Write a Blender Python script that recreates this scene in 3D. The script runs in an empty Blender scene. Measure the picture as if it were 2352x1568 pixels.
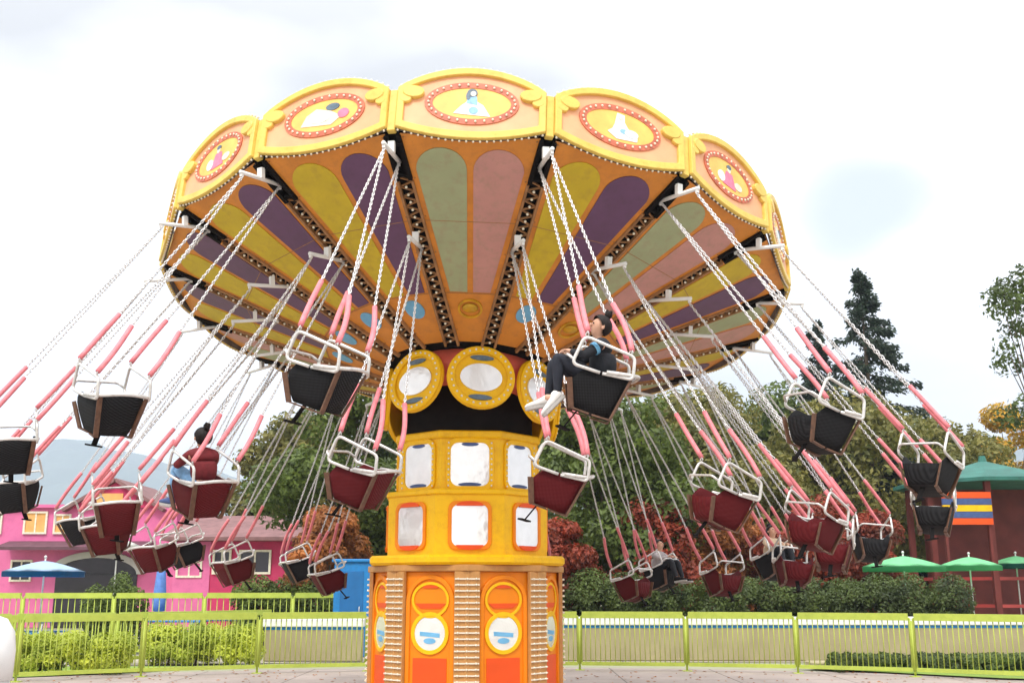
import bpy, bmesh, math, random
from math import sin, cos, tan, pi, radians as R, sqrt, atan, atan2
from mathutils import Vector, Matrix, noise as mnoise
random.seed(7)
sc = bpy.context.scene
COL = sc.collection

# ------------------------------------------------------------------ camera
F = 2446.0; W, H = 2352, 1568
PITCH = atan(566 / F); CZ = 1.6
cam = bpy.data.cameras.new('camera'); camo = bpy.data.objects.new('camera', cam); COL.objects.link(camo)
camo.location = (0, 0, CZ); camo.rotation_euler = (pi / 2 + PITCH, 0, 0)
cam.sensor_width = 36; cam.lens = F / W * 36; cam.clip_start = .1; cam.clip_end = 6000
sc.camera = camo
sc.view_settings.view_transform = 'Standard'; sc.view_settings.look = 'None'
sc.view_settings.gamma = 1; sc.view_settings.exposure = 0.15

def at(px, py, d):
    """world point at forward distance d (along +Y) on the sight line of a photo pixel"""
    v = Vector(((px - W / 2) / F, 1, (H / 2 - py) / F))
    c, s = cos(PITCH), sin(PITCH)
    w = Vector((v.x, v.y * c - v.z * s, v.y * s + v.z * c))
    return Vector((w.x / w.y * d, d, CZ + w.z / w.y * d))

# ------------------------------------------------------------------ materials
def lin(r, g, b):
    f = lambda c: ((c / 255 + .055) / 1.055) ** 2.4 if c / 255 > .04045 else c / 255 / 12.92
    return (f(r), f(g), f(b), 1)
MATS = {}
def mat(name, col, rough=.55, var=.12, scale=6, metal=0, bump=0, bscale=40, coat=0, trans=0, dirt=None, spec=.5):
    if name in MATS: return MATS[name]
    m = bpy.data.materials.new(name); m.use_nodes = True; nt = m.node_tree; N = nt.nodes; L = nt.links
    b = N['Principled BSDF']; b.inputs['Roughness'].default_value = rough; b.inputs['Metallic'].default_value = metal
    b.inputs['Coat Weight'].default_value = coat; b.inputs['Specular IOR Level'].default_value = spec
    tc = N.new('ShaderNodeTexCoord'); nz = N.new('ShaderNodeTexNoise'); nz.inputs['Scale'].default_value = scale
    nz.inputs['Detail'].default_value = 5; L.new(tc.outputs['Object'], nz.inputs['Vector'])
    rp = N.new('ShaderNodeValToRGB'); L.new(nz.outputs['Fac'], rp.inputs['Fac'])
    c = Vector(col[:3]); lo = c * (1 - var); hi = c * (1 + var)
    rp.color_ramp.elements[0].position = .32; rp.color_ramp.elements[1].position = .68
    rp.color_ramp.elements[0].color = (*lo, 1); rp.color_ramp.elements[1].color = (*[min(x, .95) for x in hi], 1)
    out = rp.outputs['Color']
    if dirt:
        n2 = N.new('ShaderNodeTexNoise'); n2.inputs['Scale'].default_value = scale * 2.7; n2.inputs['Detail'].default_value = 8
        n2.inputs['Roughness'].default_value = .7
        L.new(tc.outputs['Object'], n2.inputs['Vector'])
        r2 = N.new('ShaderNodeValToRGB'); r2.color_ramp.elements[0].position = .48; r2.color_ramp.elements[1].position = .72
        r2.color_ramp.elements[1].color = (.6, .6, .6, 1)
        L.new(n2.outputs['Fac'], r2.inputs['Fac'])
        mx = N.new('ShaderNodeMix'); mx.data_type = 'RGBA'; L.new(r2.outputs['Color'], mx.inputs[0])
        L.new(out, mx.inputs[6]); mx.inputs[7].default_value = dirt; out = mx.outputs[2]
    L.new(out, b.inputs['Base Color'])
    if bump:
        n3 = N.new('ShaderNodeTexNoise'); n3.inputs['Scale'].default_value = bscale; n3.inputs['Detail'].default_value = 4
        L.new(tc.outputs['Object'], n3.inputs['Vector'])
        bp = N.new('ShaderNodeBump'); bp.inputs['Strength'].default_value = bump; bp.inputs['Distance'].default_value = .02
        L.new(n3.outputs['Fac'], bp.inputs['Height']); L.new(bp.outputs['Normal'], b.inputs['Normal'])
    if trans:
        tr = N.new('ShaderNodeBsdfTranslucent'); L.new(out, tr.inputs['Color'])
        ms = N.new('ShaderNodeMixShader'); ms.inputs[0].default_value = trans
        o = N['Material Output']; L.new(b.outputs[0], ms.inputs[1]); L.new(tr.outputs[0], ms.inputs[2]); L.new(ms.outputs[0], o.inputs['Surface'])
    MATS[name] = m; return m

def weave(name, col, col2):
    m = mat(name, col, .65, .15, 20, spec=.18); nt = m.node_tree; N = nt.nodes; L = nt.links; b = N['Principled BSDF']
    tc = N.new('ShaderNodeTexCoord')
    w = N.new('ShaderNodeTexWave'); w.wave_type = 'BANDS'; w.bands_direction = 'Z'; w.inputs['Scale'].default_value = 26
    w2 = N.new('ShaderNodeTexWave'); w2.bands_direction = 'X'; w2.inputs['Scale'].default_value = 26
    L.new(tc.outputs['Object'], w.inputs['Vector']); L.new(tc.outputs['Object'], w2.inputs['Vector'])
    mu = N.new('ShaderNodeMath'); mu.operation = 'MULTIPLY'; L.new(w.outputs['Fac'], mu.inputs[0]); L.new(w2.outputs['Fac'], mu.inputs[1])
    mx = N.new('ShaderNodeMix'); mx.data_type = 'RGBA'; L.new(mu.outputs[0], mx.inputs[0]); mx.inputs[6].default_value = col; mx.inputs[7].default_value = col2
    L.new(mx.outputs[2], b.inputs['Base Color'])
    bp = N.new('ShaderNodeBump'); bp.inputs['Strength'].default_value = .8; bp.inputs['Distance'].default_value = .01
    L.new(mu.outputs[0], bp.inputs['Height']); L.new(bp.outputs['Normal'], b.inputs['Normal'])
    return m

M_YEL = mat('board yellow paint', (.80, .57, .13, 1), .45, .05, 3, spec=.3, dirt=(.55, .36, .06, 1))
M_FIELD = mat('salmon board paint', (.82, .42, .22, 1), .5, .10, 4)
M_RING = mat('faded red ring paint', (.60, .15, .08, 1), .5, .25, 9)
M_DISC = mat('amber disc paint', (.85, .52, .12, 1), .5, .12, 5)
M_ORANGE = mat('ceiling orange paint', (.70, .27, .035, 1), .5, .12, 2.5, dirt=(.45, .17, .04, 1))
M_PGREEN = mat('petal sage paint', (.36, .42, .24, 1), .5, .06, 3, dirt=(.34, .25, .17, 1))
M_PPINK = mat('petal pink paint', (.55, .28, .25, 1), .5, .06, 3, dirt=(.34, .25, .17, 1))
M_PYEL = mat('petal olive yellow paint', (.60, .46, .02, 1), .5, .08, 3, dirt=(.42, .27, .03, 1))
M_PPUR = mat('petal purple paint', (.13, .06, .14, 1), .5, .08, 3, dirt=(.09, .05, .09, 1))
M_PBLUE = mat('sky blue motif paint', (.16, .45, .72, 1), .45, .1, 8)
M_GOLD = mat('gold boss paint', (.62, .36, .02, 1), .35, .2, 9, metal=.2)
M_RIBBR = mat('lattice brown paint', (.34, .17, .065, 1), .6, .25, 8, dirt=(.12, .06, .03, 1))
M_BLACK = mat('black steel', (.008, .007, .007, 1), .8, .3, 8, spec=.12)
M_DARKBACK = mat('weathered grey board backs', (.13, .12, .115, 1), .8, .4, 6, dirt=(.05, .04, .035, 1))
M_CHAIN = mat('galvanised chain steel', (.74, .73, .73, 1), .3, .12, 30, metal=.55)
M_SLEEVE = mat('pink vinyl sleeve', (.78, .22, .25, 1), .45, .12, 12, dirt=(.5, .12, .13, 1))
M_RAIL = mat('worn white seat tube', (.72, .71, .69, 1), .3, .08, 14, metal=.35, dirt=(.35, .28, .22, 1))
M_SEATB = weave('black woven seat shell', (.006, .006, .007, 1), (.035, .035, .038, 1))
M_SEATR = weave('dark red seat shell', (.10, .006, .009, 1), (.19, .015, .018, 1))
M_WOOD = mat('brown slat wood', (.13, .062, .035, 1), .5, .3, 25)
M_WHITEP = mat('white steel paint', (.8, .8, .79, 1), .4, .05, 6)
M_TYEL = mat('tower yellow paint', (.92, .53, .003, 1), .45, .04, 3, spec=.3, dirt=(.70, .34, .004, 1))
M_TORG = mat('tower orange paint', (.86, .25, .003, 1), .45, .06, 4, spec=.3)
M_TRED = mat('tower vermilion paint', (.82, .09, .010, 1), .45, .06, 4, spec=.3)
M_TCOL = mat('tower column ochre paint', (.55, .27, .08, 1), .5, .12, 6, dirt=(.4, .2, .05, 1))
M_HUBRED = mat('hub coral paint', (.75, .13, .08, 1), .45, .12, 5)
M_TEAL = mat('teal paint', (.02, .2, .17, 1), .5, .15, 6)
M_MIRROR = mat('milky mirror glass', (.90, .90, .90, 1), .12, .05, 7, metal=.45, bump=.15, bscale=9)
M_NAVY = mat('navy trim paint', (.05, .09, .25, 1), .5, .15, 10)
M_BULB = mat('frosted bulb glass', (.85, .78, .62, 1), .2, .06, 5, coat=.5)
M_CREAM = mat('cream art paint', (.8, .74, .6, 1), .5, .15, 12)
M_ARTW = mat('white art paint', (.80, .84, .88, 1), .5, .05, 12)
M_ARTB = mat('blue art paint', (.25, .48, .75, 1), .5, .2, 18)
M_ARTD = mat('slate art paint', (.10, .15, .2, 1), .5, .3, 18)
M_ARTP = mat('pink art paint', (.8, .2, .32, 1), .5, .15, 14)
M_LIME = mat('lime fence paint', (.46, .55, .09, 1), .45, .08, 3, spec=.35, dirt=(.32, .42, .06, 1))

# ------------------------------------------------------------------ object helpers
def tag(o, label=None, cat=None, group=None, kind=None):
    if label: o['label'] = label
    if cat: o['category'] = cat
    if group: o['group'] = group
    if kind: o['kind'] = kind
    return o
def empty(name, loc=(0, 0, 0), rz=0, M=None):
    o = bpy.data.objects.new(name, None); COL.objects.link(o); o.empty_display_size = .2
    if M is not None: o.matrix_world = M
    else: o.location = loc; o.rotation_euler = (0, 0, rz)
    return o
def link(name, me, parent=None, M=None):
    o = bpy.data.objects.new(name, me); COL.objects.link(o)
    if parent: o.parent = parent
    if M is not None: o.matrix_basis = M
    return o
def copyo(o, parent, M=None):
    c = o.copy(); COL.objects.link(c); c.parent = parent
    if M is not None: c.matrix_basis = M
    return c
def kids(o): return [x for x in list(o.children)]
def copy_tree(o, parent=None, M=None):
    c = o.copy(); COL.objects.link(c); c.parent = parent
    if M is not None: c.matrix_basis = M
    for k in kids(o): copy_tree(k, c)
    return c

class MB:
    def __init__(s): s.bm = bmesh.new(); s.mi = 0
    def add(s, vs, fs, smooth=False):
        bv = [s.bm.verts.new(v) for v in vs]
        for f in fs:
            try:
                q = s.bm.faces.new([bv[i] for i in f]); q.material_index = s.mi; q.smooth = smooth
            except ValueError: pass
        return bv
    def box(s, x0, x1, y0, y1, z0, z1, M=None):
        vs = [Vector((x, y, z)) for z in (z0, z1) for y in (y0, y1) for x in (x0, x1)]
        if M is not None: vs = [M @ v for v in vs]
        s.add(vs, [(0, 2, 3, 1), (4, 5, 7, 6), (0, 1, 5, 4), (2, 6, 7, 3), (0, 4, 6, 2), (1, 3, 7, 5)])
    def bar(s, a, b, w, h=None, up=Vector((0, 0, 1))):
        a = Vector(a); b = Vector(b); h = h or w; d = (b - a).normalized()
        if abs(d.dot(up)) > .95: up = Vector((0, 1, 0))
        x = d.cross(up).normalized(); z = x.cross(d)
        vs = [p + x * i * w / 2 + z * j * h / 2 for p in (a, b) for j in (-1, 1) for i in (-1, 1)]
        s.add(vs, [(0, 1, 3, 2), (4, 6, 7, 5), (0, 4, 5, 1), (2, 3, 7, 6), (0, 2, 6, 4), (1, 5, 7, 3)])
    def tube(s, pts, r, n=8, closed=False, cap=True):
        pts = [Vector(p) for p in pts]; m = len(pts); rings = []
        rr = r if isinstance(r, (list, tuple)) else [r] * m
        d0 = (pts[1] - pts[0]).normalized(); u = d0.orthogonal().normalized()
        for i, p in enumerate(pts):
            if closed: d = (pts[(i + 1) % m] - pts[i - 1]).normalized()
            else: d = (pts[min(i + 1, m - 1)] - pts[max(i - 1, 0)]).normalized()
            u = (u - d * u.dot(d)).normalized(); v = d.cross(u)
            rings.append([p + (u * cos(2 * pi * k / n) + v * sin(2 * pi * k / n)) * rr[i] for k in range(n)])
        vs = [q for g in rings for q in g]; fs = []
        for i in range(m if closed else m - 1):
            j = (i + 1) % m
            for k in range(n): fs.append((i * n + k, i * n + (k + 1) % n, j * n + (k + 1) % n, j * n + k))
        if cap and not closed:
            fs.append(tuple(range(n))[::-1]); fs.append(tuple((m - 1) * n + k for k in range(n)))
        s.add(vs, fs, True)
    def lathe(s, prof, n=24, M=None, smooth=True):
        vs = []; fs = []
        for (r, z) in prof:
            for k in range(n):
                v = Vector((r * cos(2 * pi * k / n), r * sin(2 * pi * k / n), z)); vs.append(M @ v if M is not None else v)
        for i in range(len(prof) - 1):
            for k in range(n): fs.append((i * n + k, i * n + (k + 1) % n, (i + 1) * n + (k + 1) % n, (i + 1) * n + k))
        fs.append(tuple(range(n))[::-1]); fs.append(tuple((len(prof) - 1) * n + k for k in range(n)))
        s.add(vs, fs, smooth)
    def ball(s, c, r, sx=1, sy=1, sz=1, n=8, m=5, M=None):
        c = Vector(c); vs = [Vector((0, 0, -r * sz))]; fs = []
        for i in range(1, m):
            t = -pi / 2 + pi * i / m
            for k in range(n): vs.append(Vector((r * sx * cos(t) * cos(2 * pi * k / n), r * sy * cos(t) * sin(2 * pi * k / n), r * sz * sin(t))))
        vs.append(Vector((0, 0, r * sz)))
        for k in range(n): fs.append((0, 1 + (k + 1) % n, 1 + k)); fs.append((len(vs) - 1, 1 + (m - 2) * n + k, 1 + (m - 2) * n + (k + 1) % n))
        for i in range(m - 2):
            for k in range(n): fs.append((1 + i * n + k, 1 + i * n + (k + 1) % n, 1 + (i + 1) * n + (k + 1) % n, 1 + (i + 1) * n + k))
        vs = [c + (M @ v if M is not None else v) for v in vs]
        s.add(vs, fs, True)
    def slab(s, pts, fr, t):
        """2-D outline pts extruded by t; fr maps (u, v, depth) to 3-D"""
        n = len(pts); vs = [fr(u, v, 0) for u, v in pts] + [fr(u, v, t) for u, v in pts]
        fs = [tuple(range(n))[::-1], tuple(range(n, 2 * n))] + [(i, (i + 1) % n, n + (i + 1) % n, n + i) for i in range(n)]
        s.add(vs, fs)
    def ring(s, po, pi_, fr, t):
        n = len(po); vs = [fr(u, v, d) for d in (0, t) for P in (po, pi_) for u, v in P]; fs = []
        for i in range(n):
            j = (i + 1) % n
            fs += [(i, j, n + j, n + i), (2 * n + i, 3 * n + i, 3 * n + j, 2 * n + j), (i, 2 * n + i, 2 * n + j, j), (n + i, n + j, 3 * n + j, 3 * n + i)]
        s.add(vs, fs)
    def mesh(s, name, *mats, bevel=0):
        bmesh.ops.recalc_face_normals(s.bm, faces=s.bm.faces)
        if bevel:
            es = [e for e in s.bm.edges if e.is_manifold and e.calc_face_angle(0) > .6]
            try: bmesh.ops.bevel(s.bm, geom=es, offset=bevel, segments=1, affect='EDGES')
            except Exception: pass
        me = bpy.data.meshes.new(name); s.bm.to_mesh(me); s.bm.free()
        for m in mats: me.materials.append(m)
        return me
    def obj(s, name, *mats, parent=None, M=None, bevel=0): return link(name, s.mesh(name, *mats, bevel=bevel), parent, M)

def arc(cx, cy, rx, ry, a0, a1, n): return [(cx + rx * cos(a0 + (a1 - a0) * i / n), cy + ry * sin(a0 + (a1 - a0) * i / n)) for i in range(n + 1)]
def oval(cx, cy, rx, ry, n=32): return arc(cx, cy, rx, ry, 0, 2 * pi, n)[:-1]

# ================================================================== THE RIDE
AX, AY = -.505, 14.43
RIM, HC, T0, ROLL, PH = 4.24, 5.52, R(10.23), R(2.03), .017
NS = 16; HA = pi / NS; APO = RIM * cos(HA)
ride = tag(empty('swing_ride', (AX, AY, 0)), 'large chain swing carousel with painted scalloped canopy on a yellow mirrored tower', 'swing ride')
DISK = Matrix.Translation((0, 0, HC)) @ Matrix.Rotation(-T0, 4, 'X') @ Matrix.Rotation(ROLL, 4, 'Y')
def DK(phi): return DISK @ Matrix.Rotation(phi, 4, 'Z')
def ch(a): return -1.134 + (a - 1.2) * .365          # underside height over distance from the axis, disk frame
SL = atan(.365)
def cfr(u, a, d=0): return Vector((u, -a - sin(SL) * d, ch(a) - cos(SL) * d))

# -- roof
b = MB(); vs = [Vector((0, 0, 1.35))]
for k in range(NS): a = (k + .5) * 2 * HA; vs.append(Vector((sin(a) * RIM * .985, -cos(a) * RIM * .985, .12)))
b.add(vs, [(0, 1 + k, 1 + (k + 1) % NS) for k in range(NS)])
b.obj('roof', M_RIBBR, parent=ride, M=DK(PH))
# -- one board (canonical, facing -y, plane at APO)
LEAN = 0.0
def bfr(u, z, d=0): return Vector((u, -(APO - .01) - z * LEAN - d, z))
HWB = .785
def ztop(u): return .47 + .28 * (1 - (u / HWB) ** 2) ** .9 if abs(u) < HWB else .47
def zbot(u): return -.02 - .12 * (1 - (u / HWB) ** 2)
def outline(inset_s, it, ib, n=20):
    w = HWB - inset_s
    bot = [(-w + 2 * w * i / n, zbot((-w + 2 * w * i / n)) + ib) for i in range(n + 1)]
    top = [(w - 2 * w * i / n, ztop((w - 2 * w * i / n)) - it) for i in range(n + 1)]
    return bot + top
OUT = outline(0, 0, 0); INN = outline(.075, .085, .09)
b = MB(); b.slab(outline(.004, .004, .004), bfr, .02); board_back = b.mesh('rounding_board', M_DARKBACK)
b = MB(); b.ring(OUT, INN, lambda u, z, d: bfr(u, z, .021 + d), .05)
for sx in (-1, 1):
    b.slab(oval(sx * .62, .415, .115, .075, 16), lambda u, z, d: bfr(u, z, .023 + d), .06)
    b.slab(oval(sx * .70, .33, .065, .05, 14), lambda u, z, d: bfr(u, z, .022 + d), .052)
board_frame = b.mesh('frame', M_YEL, bevel=.008)
b = MB(); b.slab(outline(.05, .05, .05), lambda u, z, d: bfr(u, z, .0205 + d), .012); board_field = b.mesh('painted_field', M_FIELD)
CO = .31
b = MB(); b.ring(oval(0, CO, .50, .265), oval(0, CO, .415, .195), lambda u, z, d: bfr(u, z, .033 + d), .012)
board_ring = b.mesh('oval_ring', M_RING)
b = MB(); b.slab(oval(0, CO, .418, .198), lambda u, z, d: bfr(u, z, .033 + d), .006); board_disc = b.mesh('oval_panel', M_DISC)
b = MB()
for i in range(22):
    u = -HWB + .03 + (2 * HWB - .06) * i / 21
    b.ball(bfr(u, ztop(u) + .018, .03), .016, n=6, m=4); b.ball(bfr(u, zbot(u) - .016, .03), .014, n=6, m=4)
for (u, z) in oval(0, CO, .458, .23, 30): b.ball(bfr(u, z, .052), .015, n=6, m=4)
board_bulbs = b.mesh('bulb_strip', M_BULB)
def art(kind):
    b = MB(); fr = lambda u, z, d: bfr(u, z + CO, .0392 + d)
    def P(m, pts, t): b.mi = m; b.slab(pts, fr, t)
    if kind == 0:      # dark haired figure in blue with a white wide skirt
        P(0, [(-.19, -.13), (.20, -.16), (.12, -.02), (.04, .03), (-.04, .03), (-.11, -.03)], .006)
        P(1, [(-.055, .0), (.06, -.02), (.05, .085), (-.05, .09)], .009); P(1, oval(.02, -.09, .05, .045, 12), .010)
        P(2, oval(.0, .13, .055, .052, 14), .010); P(2, oval(-.04, .09, .025, .05, 10), .012)
        P(3, oval(.012, .118, .03, .033, 12), .013)
    elif kind == 1:    # white seated figure with a pale bird
        P(0, [(-.16, -.09), (-.05, -.16), (.20, -.14), (.21, -.07), (.09, .0), (.05, .07), (.05, .16), (-.04, .17), (-.07, .03), (-.10, -.04)], .006)
        P(0, oval(.13, -.06, .085, .05, 14), .011); P(3, oval(.0, .12, .03, .035, 12), .012); P(1, oval(.04, -.05, .05, .03, 12), .009)
    elif kind == 2:    # cream mountain and grey cloud landscape
        P(3, [(-.28, -.1), (.1, -.14), (.22, -.05), (.08, .04), (-.1, .1), (-.22, .03)], .006)
        P(0, oval(-.05, -.02, .13, .07, 16), .010); P(2, oval(.1, .09, .085, .045, 14), .008); P(4, oval(.24, -.02, .07, .06, 12), .008)
    else:              # pink robed figure
        P(4, [(-.13, -.13), (.13, -.14), (.07, .05), (-.06, .06)], .006); P(3, oval(0, .09, .035, .042, 12), .010)
        P(0, oval(-.16, -.05, .07, .07, 14), .008); P(2, oval(.0, .125, .045, .028, 12), .012); P(3, oval(.18, -.06, .08, .05, 12), .007)
    return b.mesh('painted_scene', M_ARTW, M_ARTB, M_ARTD, M_CREAM, M_ARTP)
ARTS = [art(i) for i in range(4)]
akind = {0: 0, 1: 1, 2: 3, 3: 2, 15: 2, 14: 3, 13: 1}
post = MB(); post.box(-.045, .045, -RIM - .015, -RIM + .06, -.05, .46); post_me = post.mesh('corner_post', M_YEL, bevel=.008)
# -- sectors
hw = lambda a: a * tan(HA) - .085
b = MB(); b.slab([(-hw(1.2), 1.2), (hw(1.2), 1.2), (hw(4.13), 4.13), (-hw(4.13), 4.13)], lambda u, a, d: cfr(u, a, -.02 + d), .02); sector_me = b.mesh('ceiling_panel', M_ORANGE)
def petal(sx, a0=2.02, a1=3.99):
    g = .035
    def lr(a): return g, hw(a) - .075
    l, r = lr(a1 - .27); c = (l + r) / 2; rad = (r - l) / 2; pts = []
    l0, r0 = lr(a0)
    pts += [(l0, a0), (r0, a0)]
    for i in range(1, 7): a = a0 + (a1 - rad - a0) * i / 6; pts.append((lr(a)[1], a))
    pts = pts[:-1] + [(c + rad * cos(t), a1 - rad + rad * sin(t)) for t in [pi * i / 14 for i in range(15)]]
    return [(sx * u, a) for u, a in pts]
PM = {}
for sx in (-1, 1):
    for m, mm in (('g', M_PGREEN), ('p', M_PPINK), ('y', M_PYEL), ('u', M_PPUR)):
        b = MB(); b.slab(petal(sx), lambda u, a, d: cfr(u, a, .0015 + d), .008); PM[sx, m] = b.mesh('petal', mm)
b = MB(); b.ball(cfr(0, 1.76, 0), .10, sz=.45, n=20, m=10); b.ring(oval(0, 1.76, .15, .15), oval(0, 1.76, .125, .125), lambda u, a, d: cfr(u, a, .0015 + d), .02); boss_me = b.mesh('gold_boss', M_GOLD)
b = MB(); b.slab(oval(0, 1.78, .12, .145), lambda u, a, d: cfr(u, a, .0015 + d), .012); ovalb_me = b.mesh('blue_oval', M_PBLUE)
b = MB()
for a in (2.0, 3.05): b.slab([(-hw(a), a - .004), (hw(a), a - .004), (hw(a), a + .004), (-hw(a), a + .004)], lambda u, q, d: cfr(u, q, .0096 + d), .001)
for a in (1.4, 2.06, 2.6, 3.1, 3.6, 4.1):
    for sx in (-1, 1): b.ball(cfr(sx * (hw(a) - .03), a, .002), .011, sz=.4, n=6, m=4)
seam_me = b.mesh('panel_seam', M_RIBBR)
types = {0: 'gp', 1: 'yu', 2: 'gp', 3: 'yu', 4: 'gp', 5: 'yu', 6: 'gp', 7: 'yu', 8: 'gp', 9: 'yu', 10: 'yu', 11: 'gp', 12: 'yu', 13: 'yu', 14: 'yu', 15: 'yu'}
# -- rib (pointing -y)
b = MB(); b.slab([(-.105, 1.14), (.105, 1.14), (.105, 4.19), (-.105, 4.19)], lambda u, a, d: cfr(u, a, -.03 + d), .014); rib_back = b.mesh('sweep_arm', M_BLACK)
b = MB()
for sx in (-1, 1): b.bar(cfr(sx * .082, 1.16, .02), cfr(sx * .082, 3.62, .02), .028, .05)
for i in range(19):
    a = 1.2 + i * .13; b.bar(cfr(-.08, a, .018), cfr(.08, a + .065, .018), .018); b.bar(cfr(.08, a + .065, .018), cfr(-.08, a + .13, .018), .018)
rib_lat = b.mesh('lattice', M_RIBBR)
b = MB()
for sx in (-1, 1): b.bar(cfr(sx * .07, 3.64, .02), cfr(sx * .07, 4.18, .02), .045, .08)
b.bar(cfr(-.09, 4.1, .04), cfr(.09, 4.1, .04), .05); b.bar(cfr(-.09, 3.7, .03), cfr(.09, 3.7, .03), .04)
rib_end = b.mesh('end_bracket', M_BLACK)
b = MB()
for i in range(24): b.ball(cfr(0, 1.25 + i * .1, .045), .017, n=6, m=4)
rib_bulb = b.mesh('bulb_strip', M_BULB)
proto_b = None
for k in range(NS):
    m = DK(PH + k * 2 * HA)
    o = link('rounding_board', board_back, ride, m)
    for nm, me in (('frame', board_frame), ('painted_field', board_field), ('oval_ring', board_ring), ('oval_panel', board_disc), ('bulb_strip', board_bulbs), ('painted_scene', ARTS[akind.get(k, k % 4)])):
        link(nm, me, o)
    o = link('ceiling_panel', sector_me, ride, m)
    ty = types[k]; link('panel_seam', seam_me, o)
    link('petal', PM[-1, ty[0]], o); link('petal', PM[1, ty[1]], o)
    link('gold_boss' if ty == 'gp' else 'blue_oval', boss_me if ty == 'gp' else ovalb_me, o)
    m = DK(PH + (k + .5) * 2 * HA)
    o = link('sweep_arm', rib_back, ride, m); link('lattice', rib_lat, o); link('end_bracket', rib_end, o); link('bulb_strip', rib_bulb, o)
    link('corner_post', post_me, ride, m)
# -- hub drum with medallions (turns with the disk)
b = MB(); b.lathe([(.8, -1.50), (1.03, -1.48), (1.03, -1.16), (.75, -1.14)], 32); b.obj('hub_drum', M_HUBRED, parent=ride, M=DK(PH))
b = MB(); b.lathe([(1.0, -1.16), (1.0, -1.135), (1.22, -1.125), (1.22, -1.06), (1.0, -1.05)], 48); b.obj('hub_shadow_ring', M_BLACK, parent=ride, M=DK(PH))  # black ring painting in the shadow line under the disk, above the medallions
def hfr(u, z, d=0): return Vector((u, -1.07 - d, z - 1.57))
b = MB(); b.slab(oval(0, 0, .43, .415, 36), hfr, .05); hub_me = b.mesh('hub_medallion', M_TYEL, bevel=.008)
b = MB(); b.ring(oval(0, 0, .425, .41, 36), oval(0, 0, .33, .32, 36), lambda u, z, d: hfr(u, z, .051 + d), .035); hub_fr = b.mesh('frame', M_TYEL, bevel=.01)
b = MB(); b.slab(oval(0, -.01, .265, .185, 30), lambda u, z, d: hfr(u, z, .051 + d), .02); hub_mi = b.mesh('mirror', M_MIRROR)
b = MB(); b.slab(oval(0, .255, .15, .035, 16), lambda u, z, d: hfr(u, z, .051 + d), .015); b.slab(oval(0, -.27, .15, .035, 16), lambda u, z, d: hfr(u, z, .051 + d), .015); hub_sh = b.mesh('dark_scroll', M_ARTD)
b = MB()
for u, z in oval(0, 0, .375, .362, 28): b.ball(hfr(u, z, .09), .016, n=6, m=4)
hub_bu = b.mesh('bulb_strip', M_BULB)
for k in range(8):
    o = link('hub_medallion', hub_me, ride, DK(R(9) + k * pi / 4))
    for nm, me in (('frame', hub_fr), ('mirror', hub_mi), ('dark_scroll', hub_sh), ('bulb_strip', hub_bu)): link(nm, me, o)
# -- fixed tower
TX = -.10
b = MB(); b.lathe([(.88, 3.3), (.88, 4.18)], 24); b.obj('core_column', M_BLACK, parent=ride, M=Matrix.Translation((TX, 0, 0)))
def octo(z0, z1, ap, rot, mt, name, bevel=.012):
    b = MB(); r = ap / cos(pi / 8)
    pts = [(r * sin((k + .5) * pi / 4), -r * cos((k + .5) * pi / 4)) for k in range(8)]
    b.slab(pts, lambda u, v, d: Vector((u, v, z0 + d)), z1 - z0)
    return b.obj(name, mt, parent=ride, M=Matrix.Translation((TX, 0, 0)) @ Matrix.Rotation(rot, 4, 'Z'), bevel=bevel)
def face_part(par, me, nm, k, ap, z): return link(nm, me, par, Matrix.Rotation(k * pi / 4, 4, 'Z') @ Matrix.Translation((0, -ap, z)))
def ffr(u, z, d): return Vector((u, -d, z))
def rrect(w, h, r=.1, n=5, crown=0):
    P = []
    for cx, cy, a0 in ((w - r, -h + r, -pi / 2), (w - r, h - r, 0), (-w + r, h - r, pi / 2), (-w + r, -h + r, pi)):
        P += arc(cx, cy, r, r, a0, a0 + pi / 2, n)
    return P
ROT3 = R(4.5)
t3 = octo(2.78, 3.50, .91, ROT3, M_TYEL, 'upper_tier')
octo(3.46, 3.56, .955, ROT3, M_TYEL, 'upper_cornice', .02)
b = MB(); b.ring(rrect(.30, .33, .12), rrect(.245, .275, .10), ffr, .03); f3 = b.mesh('mirror_frame', M_TYEL, bevel=.006)
b = MB(); b.slab(rrect(.25, .28, .10), ffr, .012); mi3 = b.mesh('mirror_panel', M_MIRROR)
b = MB(); b.slab(oval(0, .255, .11, .025, 14), lambda u, z, d: ffr(u, z, .013 + d), .008); b.slab(oval(0, -.255, .15, .025, 14), lambda u, z, d: ffr(u, z, .013 + d), .008); nv3 = b.mesh('navy_trim', M_NAVY)
b = MB()
for i in range(9):
    for sx in (-1, 1): b.ball((sx * .272, -.035, -.27 + i * .0675), .014, n=6, m=4)
bu3 = b.mesh('bulb_strip', M_BULB)
for k in range(8):
    for me, nm in ((f3, 'mirror_frame'), (mi3, 'mirror_panel'), (nv3, 'navy_trim'), (bu3, 'bulb_strip')): face_part(t3, me, nm, k, .911, 3.13)
t2 = octo(1.98, 2.78, 1.03, ROT3, M_TYEL, 'middle_tier')
octo(2.74, 2.81, 1.06, ROT3, M_TYEL, 'middle_cornice', .015)
b = MB(); b.ring(rrect(.27, .30, .10), rrect(.225, .255, .085), ffr, .028); f2 = b.mesh('mirror_frame', M_TORG, bevel=.006)
b = MB(); b.slab(rrect(.23, .26, .085), ffr, .012); mi2 = b.mesh('mirror_panel', M_MIRROR)
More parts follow.
